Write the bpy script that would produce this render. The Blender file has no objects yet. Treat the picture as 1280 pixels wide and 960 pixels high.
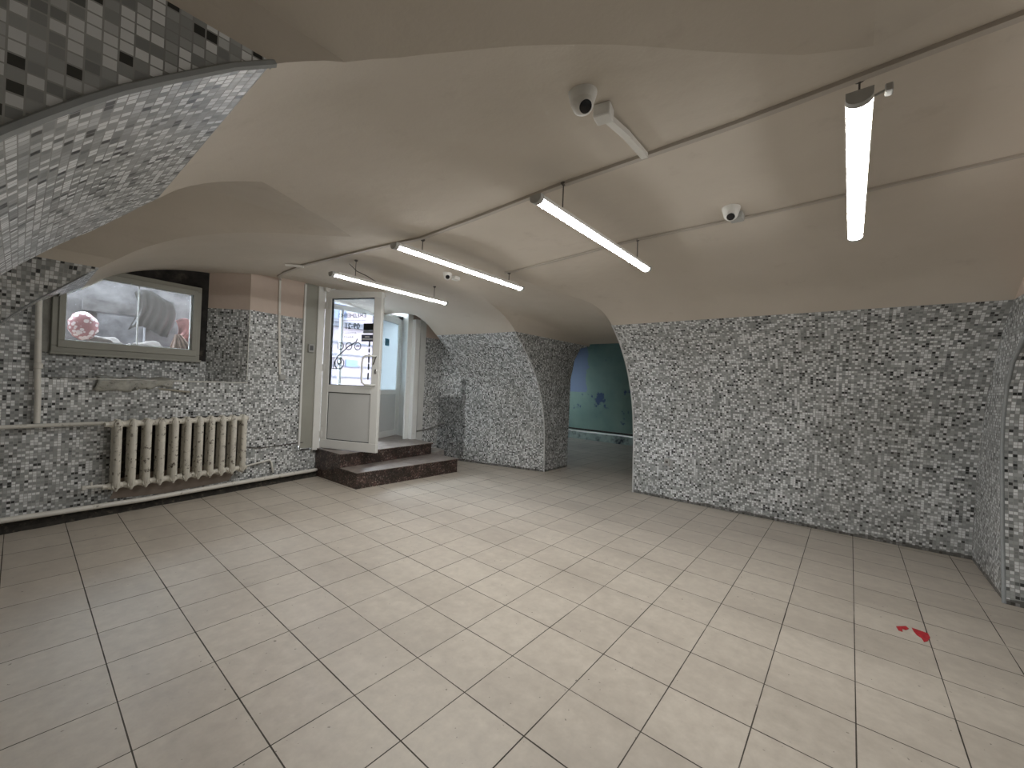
import bpy, bmesh, math, random
from mathutils import Vector, Matrix
from mathutils.geometry import delaunay_2d_cdt
random.seed(7)
C = bpy.context.scene.collection
SC = bpy.context.scene

# ------------------------------------------------------------------ camera, sky, exposure
CAM_H = 1.367
cam_d = bpy.data.cameras.new('camera'); cam = bpy.data.objects.new('camera', cam_d); C.objects.link(cam)
cam_d.sensor_width = 36; cam_d.lens = 511.1/1280*36; cam_d.clip_start = .02
R = Matrix(((0.6371759, -0.0284532, -0.7701930), (-0.7695315, 0.0319520, -0.6378091), (0.0427568, 0.9990843, -0.0015367)))
cam.matrix_world = Matrix.Translation((0, 0, CAM_H)) @ R.to_4x4()
SC.camera = cam
SC.view_settings.view_transform = 'Standard'; SC.view_settings.look = 'None'
SC.view_settings.gamma = 1; SC.view_settings.use_curve_mapping = False
SC.view_settings.exposure = 0.42
LAMP_E = 46.0          # diffuser radiance of the four ceiling lamps
SKY_E = 15.0
w = bpy.data.worlds.new('sky'); SC.world = w; w.use_nodes = True
bg = w.node_tree.nodes['Background']; bg.inputs[0].default_value = (.80, .90, 1.0, 1); bg.inputs[1].default_value = SKY_E

# ------------------------------------------------------------------ materials
def nt(name):
    m = bpy.data.materials.new(name); m.use_nodes = True
    n = m.node_tree; return m, n, n.nodes['Principled BSDF']
def mk(n, t, **kw):
    nd = n.nodes.new(t)
    for k, v in kw.items(): setattr(nd, k, v)
    return nd
def L(n, a, b): n.links.new(a, b)
def math_(n, op, a, b=None, c=None):
    nd = mk(n, 'ShaderNodeMath', operation=op)
    for i, v in enumerate((a, b, c)):
        if v is None: continue
        if isinstance(v, (int, float)): nd.inputs[i].default_value = v
        else: L(n, v, nd.inputs[i])
    return nd.outputs[0]
def noise(n, vec, scale, detail=3, rough=.55):
    nd = mk(n, 'ShaderNodeTexNoise'); nd.inputs['Scale'].default_value = scale
    nd.inputs['Detail'].default_value = detail; nd.inputs['Roughness'].default_value = rough
    if vec is not None: L(n, vec, nd.inputs['Vector'])
    return nd.outputs['Fac']
def ramp(n, fac, stops, interp='LINEAR'):
    r = mk(n, 'ShaderNodeValToRGB'); r.color_ramp.interpolation = interp
    e = r.color_ramp.elements
    while len(e) < len(stops): e.new(.5)
    for i, (p, c) in enumerate(stops):
        e[i].position = p; e[i].color = (*c, 1) if len(c) == 3 else c
    L(n, fac, r.inputs[0]); return r.outputs[0]
def mixc(n, fac, a, b, mode='MIX'):
    nd = mk(n, 'ShaderNodeMix', data_type='RGBA', blend_type=mode)
    for sock, v in ((nd.inputs[0], fac), (nd.inputs[6], a), (nd.inputs[7], b)):
        if isinstance(v, (int, float)): sock.default_value = v
        elif isinstance(v, tuple): sock.default_value = (*v, 1) if len(v) == 3 else v
        else: L(n, v, sock)
    return nd.outputs[2]
def bump(n, b, h, strength=.3, dist=.002):
    nd = mk(n, 'ShaderNodeBump'); nd.inputs['Strength'].default_value = strength; nd.inputs['Distance'].default_value = dist
    L(n, h, nd.inputs['Height']); L(n, nd.outputs[0], b.inputs['Normal'])
def geo(n): return mk(n, 'ShaderNodeNewGeometry').outputs['Position']

def simple(name, col, rough=.5, metal=0, spec=.5, var=.0, scale=20, bumps=0, dirt=None):
    m, n, b = nt(name)
    b.inputs['Roughness'].default_value = rough; b.inputs['Metallic'].default_value = metal
    b.inputs['Specular IOR Level'].default_value = spec
    p = geo(n)
    f = noise(n, p, scale, 4)
    c0 = tuple(max(0, x*(1-var)) for x in col); c1 = tuple(min(1, x*(1+var)) for x in col)
    c = ramp(n, f, [(.3, c0), (.7, c1)])
    if dirt:
        dcol, lo, hi, ds = dirt
        g = noise(n, p, ds, 6, .65)
        msk = ramp(n, g, [(lo, (0, 0, 0)), (hi, (1, 1, 1))])
        c = mixc(n, msk, c, dcol)
    L(n, c, b.inputs['Base Color'])
    if bumps: bump(n, b, noise(n, p, scale*3, 4), bumps, .003)
    return m

def mosaic_mat():
    m, n, b = nt('mosaic_tiles')
    uv = mk(n, 'ShaderNodeUVMap').outputs[0]
    sc = mk(n, 'ShaderNodeVectorMath', operation='SCALE'); L(n, uv, sc.inputs[0]); sc.inputs['Scale'].default_value = 1/.0222
    sep = mk(n, 'ShaderNodeSeparateXYZ'); L(n, sc.outputs[0], sep.inputs[0])
    fl = mk(n, 'ShaderNodeVectorMath', operation='FLOOR'); L(n, sc.outputs[0], fl.inputs[0])
    wn = mk(n, 'ShaderNodeTexWhiteNoise', noise_dimensions='2D'); L(n, fl.outputs[0], wn.inputs['Vector'])
    tile = ramp(n, wn.outputs['Value'], [(0, (.88, .90, .91)), (.27, (.62, .64, .645)), (.38, (.44, .46, .46)), (.56, (.345, .36, .36)),
                                         (.76, (.26, .275, .275)), (.90, (.13, .14, .14)), (.94, (.015, .018, .02))], 'CONSTANT')
    fx = math_(n, 'FRACT', sep.outputs[0]); fy = math_(n, 'FRACT', sep.outputs[1])
    ax = math_(n, 'ABSOLUTE', math_(n, 'SUBTRACT', fx, .5)); ay = math_(n, 'ABSOLUTE', math_(n, 'SUBTRACT', fy, .5))
    mx = math_(n, 'MAXIMUM', ax, ay)
    g = math_(n, 'GREATER_THAN', mx, .435)
    p = geo(n)
    gn = noise(n, p, 3, 4)
    grout = ramp(n, gn, [(.3, (.24, .245, .24)), (.7, (.52, .525, .515))])
    c = mixc(n, g, tile, grout)
    # grime: patchy greenish dust, heavier right above the floor
    big = noise(n, p, 1.6, 5, .6)
    c = mixc(n, ramp(n, big, [(.4, (.0, .0, .0)), (.8, (.4, .4, .4))]), c, (.22, .22, .195))
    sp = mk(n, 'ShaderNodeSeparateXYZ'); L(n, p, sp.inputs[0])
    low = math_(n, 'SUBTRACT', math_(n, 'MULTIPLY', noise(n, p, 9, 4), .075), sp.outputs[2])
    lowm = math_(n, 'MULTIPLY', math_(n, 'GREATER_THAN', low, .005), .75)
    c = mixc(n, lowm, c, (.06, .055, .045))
    L(n, c, b.inputs['Base Color'])
    L(n, math_(n, 'MULTIPLY_ADD', g, .45, .33), b.inputs['Roughness'])
    bump(n, b, math_(n, 'SUBTRACT', 1.0, g), .35, .0015)
    return m
def paint_mat(name, a, bb, stain=(.40, .34, .28)):
    m, n, b = nt(name); p = geo(n)
    c = ramp(n, noise(n, p, 1.3, 5), [(.3, a), (.7, bb)])
    c = mixc(n, ramp(n, noise(n, p, 5, 6, .7), [(.60, (0, 0, 0)), (.82, (.35, .35, .35))]), c, stain)
    L(n, c, b.inputs['Base Color']); b.inputs['Roughness'].default_value = .75
    b.inputs['Specular IOR Level'].default_value = .25
    h = math_(n, 'ADD', noise(n, p, 2.2, 3), math_(n, 'MULTIPLY', noise(n, p, 60, 3), .05))
    bump(n, b, h, .45, .03)
    return m
def floor_mat():
    m, n, b = nt('floor_tiles'); p = geo(n)
    s = .33302
    sub = mk(n, 'ShaderNodeVectorMath', operation='SUBTRACT'); L(n, p, sub.inputs[0]); sub.inputs[1].default_value = (-.0359, .2709, 0)
    sc = mk(n, 'ShaderNodeVectorMath', operation='SCALE'); L(n, sub.outputs[0], sc.inputs[0]); sc.inputs['Scale'].default_value = 1/s
    sep = mk(n, 'ShaderNodeSeparateXYZ'); L(n, sc.outputs[0], sep.inputs[0])
    fl = mk(n, 'ShaderNodeVectorMath', operation='FLOOR'); L(n, sc.outputs[0], fl.inputs[0])
    wn = mk(n, 'ShaderNodeTexWhiteNoise', noise_dimensions='2D'); L(n, fl.outputs[0], wn.inputs['Vector'])
    fx = math_(n, 'FRACT', sep.outputs[0]); fy = math_(n, 'FRACT', sep.outputs[1])
    ex = math_(n, 'SUBTRACT', .5, math_(n, 'ABSOLUTE', math_(n, 'SUBTRACT', fx, .5)))
    ey = math_(n, 'SUBTRACT', .5, math_(n, 'ABSOLUTE', math_(n, 'SUBTRACT', fy, .5)))
    wv = math_(n, 'MULTIPLY_ADD', noise(n, p, 1.7, 3), .012, .0016)
    wx = math_(n, 'MULTIPLY', wv, .9)
    g = math_(n, 'MAXIMUM', math_(n, 'LESS_THAN', ex, wv), math_(n, 'LESS_THAN', ey, wx))
    base = ramp(n, wn.outputs['Value'], [(0, (.46, .415, .355)), (.5, (.51, .46, .395)), (1, (.56, .51, .44))])
    tex = noise(n, p, 14, 6, .65)
    base = mixc(n, .5, base, ramp(n, tex, [(.3, (.40, .355, .30)), (.7, (.62, .57, .49))]))
    # foot traffic dust in long patches
    mp = mk(n, 'ShaderNodeMapping'); L(n, p, mp.inputs[0]); mp.inputs['Scale'].default_value = (1.2, .5, 1); mp.inputs['Rotation'].default_value = (0, 0, .5)
    dust = ramp(n, noise(n, mp.outputs[0], 1.5, 6, .65), [(.45, (0, 0, 0)), (.75, (.55, .55, .55))])
    base = mixc(n, dust, base, (.30, .265, .225))
    sp = ramp(n, noise(n, p, 45, 2, .4), [(.735, (0, 0, 0)), (.76, (1, 1, 1))])
    base = mixc(n, math_(n, 'MULTIPLY', sp, .6), base, (.06, .05, .04))
    gcol = ramp(n, noise(n, p, 6, 4), [(.3, (.028, .024, .018)), (.62, (.07, .06, .048)), (.75, (.3, .27, .23))])
    c = mixc(n, g, base, gcol)
    L(n, c, b.inputs['Base Color'])
    rr = ramp(n, tex, [(.3, (.36, .36, .36)), (.7, (.56, .56, .56))])
    L(n, mixc(n, g, rr, (.85, .85, .85)), b.inputs['Roughness'])
    bump(n, b, math_(n, 'SUBTRACT', math_(n, 'MULTIPLY', tex, .06), g), .5, .002)
    return m
def glass_mat(name, tint=(1, 1, 1), film=0.0, filmcol=(.8, .85, .9), rough=.02):
    m, n, b = nt(name); n.nodes.remove(b)
    out = n.nodes['Material Output']
    tr = mk(n, 'ShaderNodeBsdfTransparent'); tr.inputs[0].default_value = (*tint, 1)
    gl = mk(n, 'ShaderNodeBsdfGlossy'); gl.inputs['Roughness'].default_value = rough
    fr = mk(n, 'ShaderNodeFresnel'); fr.inputs[0].default_value = 1.45
    mx = mk(n, 'ShaderNodeMixShader'); L(n, fr.outputs[0], mx.inputs[0]); L(n, tr.outputs[0], mx.inputs[1]); L(n, gl.outputs[0], mx.inputs[2])
    last = mx.outputs[0]
    if film:
        df = mk(n, 'ShaderNodeBsdfTranslucent'); df.inputs[0].default_value = (*filmcol, 1)
        d2 = mk(n, 'ShaderNodeBsdfDiffuse'); d2.inputs[0].default_value = (*filmcol, 1)
        ad = mk(n, 'ShaderNodeMixShader'); ad.inputs[0].default_value = .35; L(n, df.outputs[0], ad.inputs[1]); L(n, d2.outputs[0], ad.inputs[2])
        m2 = mk(n, 'ShaderNodeMixShader'); m2.inputs[0].default_value = film; L(n, last, m2.inputs[1]); L(n, ad.outputs[0], m2.inputs[2]); last = m2.outputs[0]
    L(n, last, out.inputs[0]); return m
def emis(name, col, e):
    m, n, b = nt(name); b.inputs['Base Color'].default_value = (.9, .9, .9, 1)
    b.inputs['Emission Color'].default_value = (*col, 1); b.inputs['Emission Strength'].default_value = e
    return m
def granite_mat():
    m, n, b = nt('dark_red_granite'); p = geo(n)
    v = mk(n, 'ShaderNodeTexVoronoi'); v.inputs['Scale'].default_value = 70; L(n, p, v.inputs['Vector'])
    sepc = mk(n, 'ShaderNodeSeparateColor'); L(n, v.outputs['Color'], sepc.inputs[0])
    c = ramp(n, sepc.outputs[0], [(0, (.035, .025, .022)), (.35, (.085, .05, .042)), (.65, (.15, .095, .08)), (.9, (.30, .24, .21))], 'CONSTANT')
    nz = noise(n, p, 7, 6, .7)
    c = mixc(n, ramp(n, nz, [(.42, (0, 0, 0)), (.6, (.75, .75, .75))]), c, (.018, .015, .012))
    ng = mk(n, 'ShaderNodeNewGeometry'); sp = mk(n, 'ShaderNodeSeparateXYZ'); L(n, ng.outputs['Normal'], sp.inputs[0])
    top = math_(n, 'GREATER_THAN', sp.outputs[2], .5)   # treads are worn pale and dusty
    wear = ramp(n, noise(n, p, 10, 5, .6), [(.3, (.20, .17, .15)), (.75, (.40, .36, .33))])
    c = mixc(n, math_(n, 'MULTIPLY', top, .75), c, wear)
    L(n, c, b.inputs['Base Color']); b.inputs['Roughness'].default_value = .38
    return m
def green_mat():
    m, n, b = nt('peeling_green_paint'); p = geo(n)
    c = ramp(n, noise(n, p, 1.2, 5), [(.3, (.17, .29, .25)), (.7, (.27, .40, .33))])
    sp = mk(n, 'ShaderNodeSeparateXYZ'); L(n, p, sp.inputs[0])
    # old blue paint left in patches where the green has come off
    msk = ramp(n, noise(n, p, 2.1, 6, .6), [(.60, (0, 0, 0)), (.64, (1, 1, 1))])
    c = mixc(n, msk, c, (.055, .10, .20))
    bl = math_(n, 'MULTIPLY', math_(n, 'GREATER_THAN', math_(n, 'MULTIPLY_ADD', noise(n, p, 6, 4), .25, sp.outputs[1]), 5.52), math_(n, 'GREATER_THAN', sp.outputs[2], 1.25))
    c = mixc(n, bl, c, (.21, .28, .42))
    L(n, c, b.inputs['Base Color']); b.inputs['Roughness'].default_value = .6
    return m
MOS = mosaic_mat(); FLOOR = floor_mat()
CEIL = paint_mat('cream_ceiling_paint', (.61, .555, .475), (.67, .61, .53))
PINK = paint_mat('pinkish_wall_paint', (.62, .51, .44), (.68, .57, .49))
DIRT_SHADE = simple('black_dirt_and_shade', (.03, .027, .022), .9, var=.5, scale=18, bumps=.6, dirt=((.13, .11, .085), .55, .7, 22))
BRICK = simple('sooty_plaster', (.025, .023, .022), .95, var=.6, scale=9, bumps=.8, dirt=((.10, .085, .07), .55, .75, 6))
TRIMG = simple('grey_tile_edge_strip', (.33, .35, .355), .45, var=.05)
WPVC = simple('white_pvc', (.78, .785, .76), .32, var=.03, scale=4, dirt=((.50, .49, .44), .62, .85, 5))
GPVC = simple('grey_painted_board', (.36, .36, .315), .55, var=.08, scale=3)
WPANEL = simple('pale_grey_panel', (.62, .63, .62), .4, var=.03, scale=3)
GASK = simple('black_rubber_gasket', (.03, .035, .035), .6)
WPAINT = simple('old_white_enamel', (.74, .725, .67), .42, var=.06, scale=12, dirt=((.16, .13, .09), .60, .72, 14))
RADM = simple('chipped_cream_enamel', (.70, .675, .60), .4, var=.10, scale=14, bumps=.3, dirt=((.10, .075, .05), .56, .66, 24))
RADIN = simple('dark_iron', (.02, .018, .015), .9)
PLAS = simple('white_plastic', (.74, .73, .69), .4, var=.03)
GPLAS = simple('grey_plastic', (.42, .42, .40), .45, var=.05)
BLK = simple('black_glass', (.008, .008, .01), .12)
DKW = simple('dark_wire', (.10, .09, .08), .6)
METAL = simple('brushed_metal', (.5, .5, .49), .3, metal=.9)
CONDUIT = simple('painted_cable_trunking', (.50, .455, .40), .6, var=.05, scale=5)
WCON = simple('white_cable_trunking', (.72, .70, .65), .5, var=.05, scale=8, dirt=((.45, .41, .34), .6, .8, 9))
GRAN = granite_mat(); GREEN = green_mat()
LIT = emis('lit_diffuser', (1.0, .985, .965), LAMP_E)
GLASS = glass_mat('clear_glass', (.97, .99, 1)); DGLASS = glass_mat('dusty_glass', (.96, .98, 1), .12)
FROST = glass_mat('frosted_film_glass', (.80, .86, .9), .9, (.40, .43, .44))
LETT = simple('grey_vinyl_lettering', (.04, .05, .06), .5)
RED = simple('red_tape', (.45, .02, .03), .5, var=.3, scale=60)
STONE = simple('rough_stone', (.22, .20, .185), .9, var=.35, scale=6, bumps=.6)
SAND = simple('sandy_soil', (.42, .34, .265), .95, var=.3, scale=25, bumps=.6)

# ------------------------------------------------------------------ mesh helpers
def obj(name, bm, mats, parent=None, smooth=False, auto=None, struct=False):
    me = bpy.data.meshes.new(name); bm.to_mesh(me); bm.free()
    if not isinstance(mats, (list, tuple)): mats = [mats]
    for m in mats: me.materials.append(m)
    if smooth or auto is not None:
        for f in me.polygons: f.use_smooth = True
        if auto is not None:
            try: me.set_sharp_from_angle(angle=math.radians(auto))
            except Exception: pass
    o = bpy.data.objects.new(name, me); C.objects.link(o)
    if parent: o.parent = parent
    if struct and not parent: o['kind'] = 'structure'
    return o
def tag(o, label, cat, group=None, kind=None):
    o['label'] = label; o['category'] = cat
    if group: o['group'] = group
    if kind: o['kind'] = kind
    return o
def empty(name, loc=(0, 0, 0), rz=0, label=None, cat=None, group=None):
    o = bpy.data.objects.new(name, None); C.objects.link(o); o.location = loc; o.rotation_euler = (0, 0, rz); o.empty_display_size = .05
    if label: tag(o, label, cat, group)
    return o
def nb(): return bmesh.new()
def bx(bm, c, s, bev=0, mat=0, M=None, seg=1):
    r = bmesh.ops.create_cube(bm, size=1)
    vs = r['verts']
    for v in vs: v.co = Vector((v.co.x*s[0], v.co.y*s[1], v.co.z*s[2]))
    fs = list({f for v in vs for f in v.link_faces})
    if bev:
        es = list({e for v in vs for e in v.link_edges})
        rr = bmesh.ops.bevel(bm, geom=es, offset=bev, segments=seg, affect='EDGES', profile=.5)
        vs = list({v for f in rr['faces'] for v in f.verts} | {v for v in vs if v.is_valid})
        fs = list({f for v in vs for f in v.link_faces})
    for v in vs:
        v.co = v.co + Vector(c)
        if M is not None: v.co = M @ v.co
    for f in fs: f.material_index = mat
    return vs
def bspan(bm, a, b, bev=0, mat=0, M=None):
    return bx(bm, [(a[i]+b[i])/2 for i in range(3)], [abs(b[i]-a[i]) for i in range(3)], bev, mat, M)
def tube(bm, pts, r, seg=10, cap=True, mat=0, sq=None):
    """round (or rectangular, sq=(w,h)) tube along a polyline"""
    pts = [Vector(p) for p in pts]; rings = []
    up0 = None
    for i, p in enumerate(pts):
        d = (pts[min(i+1, len(pts)-1)]-pts[max(i-1, 0)]).normalized()
        up = Vector((0, 0, 1)) if abs(d.z) < .9 else Vector((0, 1, 0))
        if up0 is not None:
            up = up0
        a = d.cross(up)
        if a.length < 1e-4: a = d.orthogonal()
        a.normalize(); bb = a.cross(d).normalized(); up0 = bb
        rr = r[i] if isinstance(r, (list, tuple)) else r
        if sq: prof = [(-sq[0]/2, -sq[1]/2), (sq[0]/2, -sq[1]/2), (sq[0]/2, sq[1]/2), (-sq[0]/2, sq[1]/2)]
        else: prof = [(rr*math.cos(2*math.pi*k/seg), rr*math.sin(2*math.pi*k/seg)) for k in range(seg)]
        rings.append([bm.verts.new(p+a*x+bb*y) for x, y in prof])
    n = len(rings[0])
    for A, B in zip(rings, rings[1:]):
        for k in range(n):
            f = bm.faces.new((A[k], A[(k+1) % n], B[(k+1) % n], B[k])); f.material_index = mat
    if cap:
        for rg in (rings[0], rings[-1]):
            try: bm.faces.new(rg).material_index = mat
            except ValueError: pass
    return rings
def lathe(bm, prof, seg=24, M=None, mat=0):
    """prof = [(r,z)] spun about z"""
    M = M or Matrix(); rings = []
    for r, z in prof:
        if r < 1e-5: rings.append([bm.verts.new(M @ Vector((0, 0, z)))])
        else: rings.append([bm.verts.new(M @ Vector((r*math.cos(2*math.pi*k/seg), r*math.sin(2*math.pi*k/seg), z))) for k in range(seg)])
    for A, B in zip(rings, rings[1:]):
        if len(A) == 1 and len(B) == 1: continue
        for k in range(seg):
            q = [A[k % len(A)], A[(k+1) % len(A)], B[(k+1) % len(B)], B[k % len(B)]]
            q = list(dict.fromkeys(q))
            if len(q) > 2: bm.faces.new(q).material_index = mat
    bmesh.ops.recalc_face_normals(bm, faces=bm.faces)
def arc_pts(c, r, a0, a1, n, ax=Vector((1, 0, 0)), ay=Vector((0, 0, 1))):
    return [Vector(c)+ax*(r*math.cos(a0+(a1-a0)*k/n))+ay*(r*math.sin(a0+(a1-a0)*k/n)) for k in range(n+1)]
def text_obj(name, s, size, mat, parent, Mloc, ext=.0008, align='LEFT'):
    cu = bpy.data.curves.new(name, 'FONT'); cu.body = s; cu.size = size; cu.extrude = ext; cu.align_x = align; cu.resolution_u = 3; cu.offset = .0012
    t = bpy.data.objects.new(name+'_src', cu); C.objects.link(t)
    dg = bpy.context.evaluated_depsgraph_get(); dg.update()
    me = bpy.data.meshes.new_from_object(t.evaluated_get(dg)); me.name = name
    bpy.data.objects.remove(t)
    me.materials.clear(); me.materials.append(mat); me.transform(Mloc)
    if Mloc.determinant() < 0: me.flip_normals()
    o = bpy.data.objects.new(name, me); C.objects.link(o); o.parent = parent
    return o

# ------------------------------------------------------------------ the vault
XC = 2.37; ZM = 2.12
_prof = [(0, 2.92), (.4, 2.90), (.8, 2.865), (1.1, 2.81), (1.33, 2.735), (1.62, 2.585), (1.86, 2.40), (2.02, 2.23), (ZM, 2.10), (2.24, 1.88), (2.33, 1.62), (2.41, 1.24), (2.46, .80), (2.50, .40), (2.52, 0.0)]
def catmull(ps, n=12):
    P = [Vector(p) for p in ps]; out = []
    for i in range(len(P)-1):
        a = P[max(i-1, 0)]; b = P[i]; c = P[i+1]; d = P[min(i+2, len(P)-1)]
        if i == len(P)-2: d = Vector((c.x, -b.y))
        for k in range(n):
            t = k/n
            out.append(.5*((2*b)+(c-a)*t+(2*a-5*b+4*c-d)*t*t+(3*b-a-3*c+d)*t**3))
    out.append(P[-1]); return out
_d = catmull(_prof); _d.reverse()          # from crown to floor, entries (z, a)
_q = [0]
for A, B in zip(_d, _d[1:]): _q.append(_q[-1]+(B-A).length)
def lerp_tab(x, xs, ys):
    if x <= xs[0]: return ys[0]
    if x >= xs[-1]: return ys[-1]
    lo, hi = 0, len(xs)-1
    while hi-lo > 1:
        m = (lo+hi)//2
        if xs[m] <= x: lo = m
        else: hi = m
    t = (x-xs[lo])/(xs[hi]-xs[lo]+1e-12); return ys[lo]+(ys[hi]-ys[lo])*t
_za = [v.x for v in _d]; _aa = [v.y for v in _d]
QF = _q[-1]
def q_of_z(z): return lerp_tab(-z, [-v for v in _za], _q)
def dL(z): return lerp_tab(z, [0, 1.4, 1.62, 1.75, 1.95, ZM, 2.24, 2.33, 2.41], [0, .02, .085, .09, .10, .10, .05, .02, 0])
_aaL = [a-dL(z) for a, z in zip(_aa, _za)]
def q_of_x(x): return lerp_tab(abs(x-XC), _aa if x >= XC else _aaL, _q)
QM = q_of_z(ZM)
def smooth(a, b, x):
    t = max(0, min(1, (x-a)/(b-a))); return t*t*(3-2*t)
_dy = [(-2, .08), (-.9, .06), (.4, .01), (1.3, .0), (1.9, -.035), (2.5, -.065), (2.53, -.06), (3.1, -.03), (3.76, .0), (4.4, .035), (5.1, .03), (5.7, .09), (7, .10)]
def dz(y): return lerp_tab(y, [a for a, b in _dy], [b for a, b in _dy])
def planeR(y):     # the right flank stands skew: its foot line in plan
    return lerp_tab(y, [-2, .4, 2.2, 2.21, 3.71, 4.79, 5.9], [5.40, 5.34, 5.285, 5.41, 5.375, 5.06, 4.79])
def V(y, q):
    s = 1 if q >= 0 else -1
    a = lerp_tab(abs(q), _q, _aa); z = lerp_tab(abs(q), _q, _za)
    if s > 0:
        off = lerp_tab(y, [-.9, .4, 2.2, 2.21, 3.71], [.10, .05, -.005, .11, .085])
        x = XC+a+off*(1-smooth(.6, 2.0, z))
        x -= .14*smooth(4.2, 5.2, y)*smooth(1.05, 1.6, z)*(1-smooth(2.05, 2.4, z))
        if y > 3.7: x = min(x, planeR(y))
    else: x = XC-a+dL(z)
    return Vector((x, y, z+dz(y)*smooth(2.14, 2.46, z)))
def ceil_z(x, y):
    q = q_of_x(x)*(1 if x >= XC else -1); return V(y, q).z

def wall_y(x):      # face of the far wall (skewed against the tile grid)
    return 5.24+.16*x if x < 2.62 else 5.66+.02*(x-2.62)
def P(y, z=None, x=None, side=1):
    if z is not None: return (y, side*q_of_z(z))
    return (y, (1 if x >= XC else -1)*q_of_x(x))
def dens(pts, step=.06):
    out = [pts[0]]
    for a, b in zip(pts, pts[1:]):
        n = max(1, int(math.dist(a, b)/step))
        for k in range(1, n+1): out.append((a[0]+(b[0]-a[0])*k/n, a[1]+(b[1]-a[1])*k/n))
    return out
zj = [0, .5, 1.0, 1.5, 1.8, 1.95, 2.06, ZM]
Y0, YE = -.872, 6.4
H_cam = [P(1.1, z, side=-1) for z in zj]+[P(y, x=x) for y, x in [(1.11, .36), (1.12, .45), (1.12, .56), (1.04, .68), (.93, .79), (.78, .93), (.59, 1.13), (.37, 1.38), (.16, 1.60), (-.02, 1.72), (-.22, 1.66), (-.42, 1.35), (-.62, .95), (-.78, .62), (-.84, .40)]]+[P(-.86, z, side=-1) for z in zj[::-1]]
H_bay = [P(y, z, side=-1) for y, z in [(2.64, 0), (2.64, .6), (2.65, 1.2), (2.66, 1.7), (2.68, 1.85), (2.66, 1.98), (2.54, 2.07), (2.38, ZM)]]+[P(y, x=x) for y, x in [(2.31, .42), (2.25, .56), (2.20, .72), (2.40, .96), (2.65, 1.27), (2.90, 1.56), (3.05, 1.42), (3.24, 1.16), (3.42, .94), (3.68, .73), (4.04, .56), (4.32, .45)]]+[P(y, z, side=-1) for y, z in [(4.42, ZM), (4.66, 2.04), (4.86, 1.92), (4.93, 1.75), (4.93, .8), (4.93, 0)]]
H_pass = [P(2.2, z) for z in zj]+[P(y, x=x) for y, x in [(2.2, 4.2), (2.22, 4.0), (2.30, 3.8), (2.40, 3.6), (2.50, 3.25), (2.60, 3.0), (2.80, 2.86), (3.1, 3.05), (3.35, 3.35), (3.52, 3.75), (3.59, 4.05)]]+[P(3.68, ZM)]+[P(3.71, z) for z in zj[::-1][1:]]
H_alc = [P(YE, 1.10), P(5.27, 1.10)]+[P(5.24, z) for z in (1.2, 1.35, 1.5, 1.65, 1.8, 1.95, ZM)]+[P(y, x=x) for y, x in [(5.25, 4.3), (5.24, 4.0), (5.24, 3.85), (YE, 3.85)]]
holes = {k: dens(v) for k, v in dict(cam=H_cam, bay=H_bay, passage=H_pass, alcove=H_alc).items()}
def inside(p, poly):
    c = False; j = len(poly)-1
    for i in range(len(poly)):
        a, b = poly[i], poly[j]
        if (a[1] > p[1]) != (b[1] > p[1]) and p[0] < (b[0]-a[0])*(p[1]-a[1])/(b[1]-a[1])+a[0]: c = not c
        j = i
    return c
def build_vault():
    vs, es = [], []
    def chain(pts, closed=False):
        i0 = len(vs); vs.extend([Vector(p) for p in pts]); n = len(pts)
        es.extend([(i0+k, i0+k+1) for k in range(n-1)])
        if closed: es.append((i0+n-1, i0))
    chain(dens([(Y0, -QF), (YE, -QF), (YE, QF), (Y0, QF), (Y0, -QF)], .1)[:-1], True)
    for s in (-1, 1): chain(dens([(Y0, s*QM), (YE, s*QM)], .08))
    for h in holes.values(): chain(h, True)
    allb = [v.copy() for v in vs]
    buckets = {}
    for v in allb: buckets.setdefault((int(v.x//.1), int(v.y//.1)), []).append(v)
    ny = int((YE-Y0)/.07); nq = int(2*QF/.07)
    for i in range(1, ny):
        for j in range(1, nq):
            p = Vector((Y0+(YE-Y0)*i/ny, -QF+2*QF*j/nq)); bi, bj = int(p.x//.1), int(p.y//.1)
            if any((p-o).length < .035 for a in (-1, 0, 1) for b in (-1, 0, 1) for o in buckets.get((bi+a, bj+b), ())): continue
            vs.append(p)
    cv, ce, cf, *_ = delaunay_2d_cdt(vs, es, [], 0, 1e-6)
    parts = {'ceiling': nb(), 'wall_left': nb(), 'wall_right': nb()}
    maps = {k: {} for k in parts}; uvs = {k: b.loops.layers.uv.new('UVMap') for k, b in parts.items()}
    for f in cf:
        c = (sum(cv[i][0] for i in f)/len(f), sum(cv[i][1] for i in f)/len(f))
        if any(inside(c, h) for h in holes.values()): continue
        x = V(*c)
        if x.y > wall_y(x.x) and not (.02 < x.x < 1.80 and x.z > 2.0 and x.y < 5.9) and not (2.38 < x.x < 4.3 and x.y < 6.35): 
            if x.y > wall_y(x.x)+.08: continue
        k = 'ceiling' if abs(c[1]) < QM else ('wall_left' if c[1] < 0 else 'wall_right')
        bm, mp = parts[k], maps[k]; q = []
        for i in f:
            if i not in mp: mp[i] = bm.verts.new(V(cv[i][0], cv[i][1]))
            q.append(mp[i])
        try: fc = bm.faces.new(q)
        except ValueError: continue
        for lp, i in zip(fc.loops, f): lp[uvs[k]].uv = (cv[i][0], QF-abs(cv[i][1]))
        fc.normal_update()
        if fc.normal.dot(Vector((XC, c[0], 1.0))-x) < 0: fc.normal_flip()
    return parts
parts = build_vault()
uvL = {k: b.loops.layers.uv.verify() for k, b in parts.items()}

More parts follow.
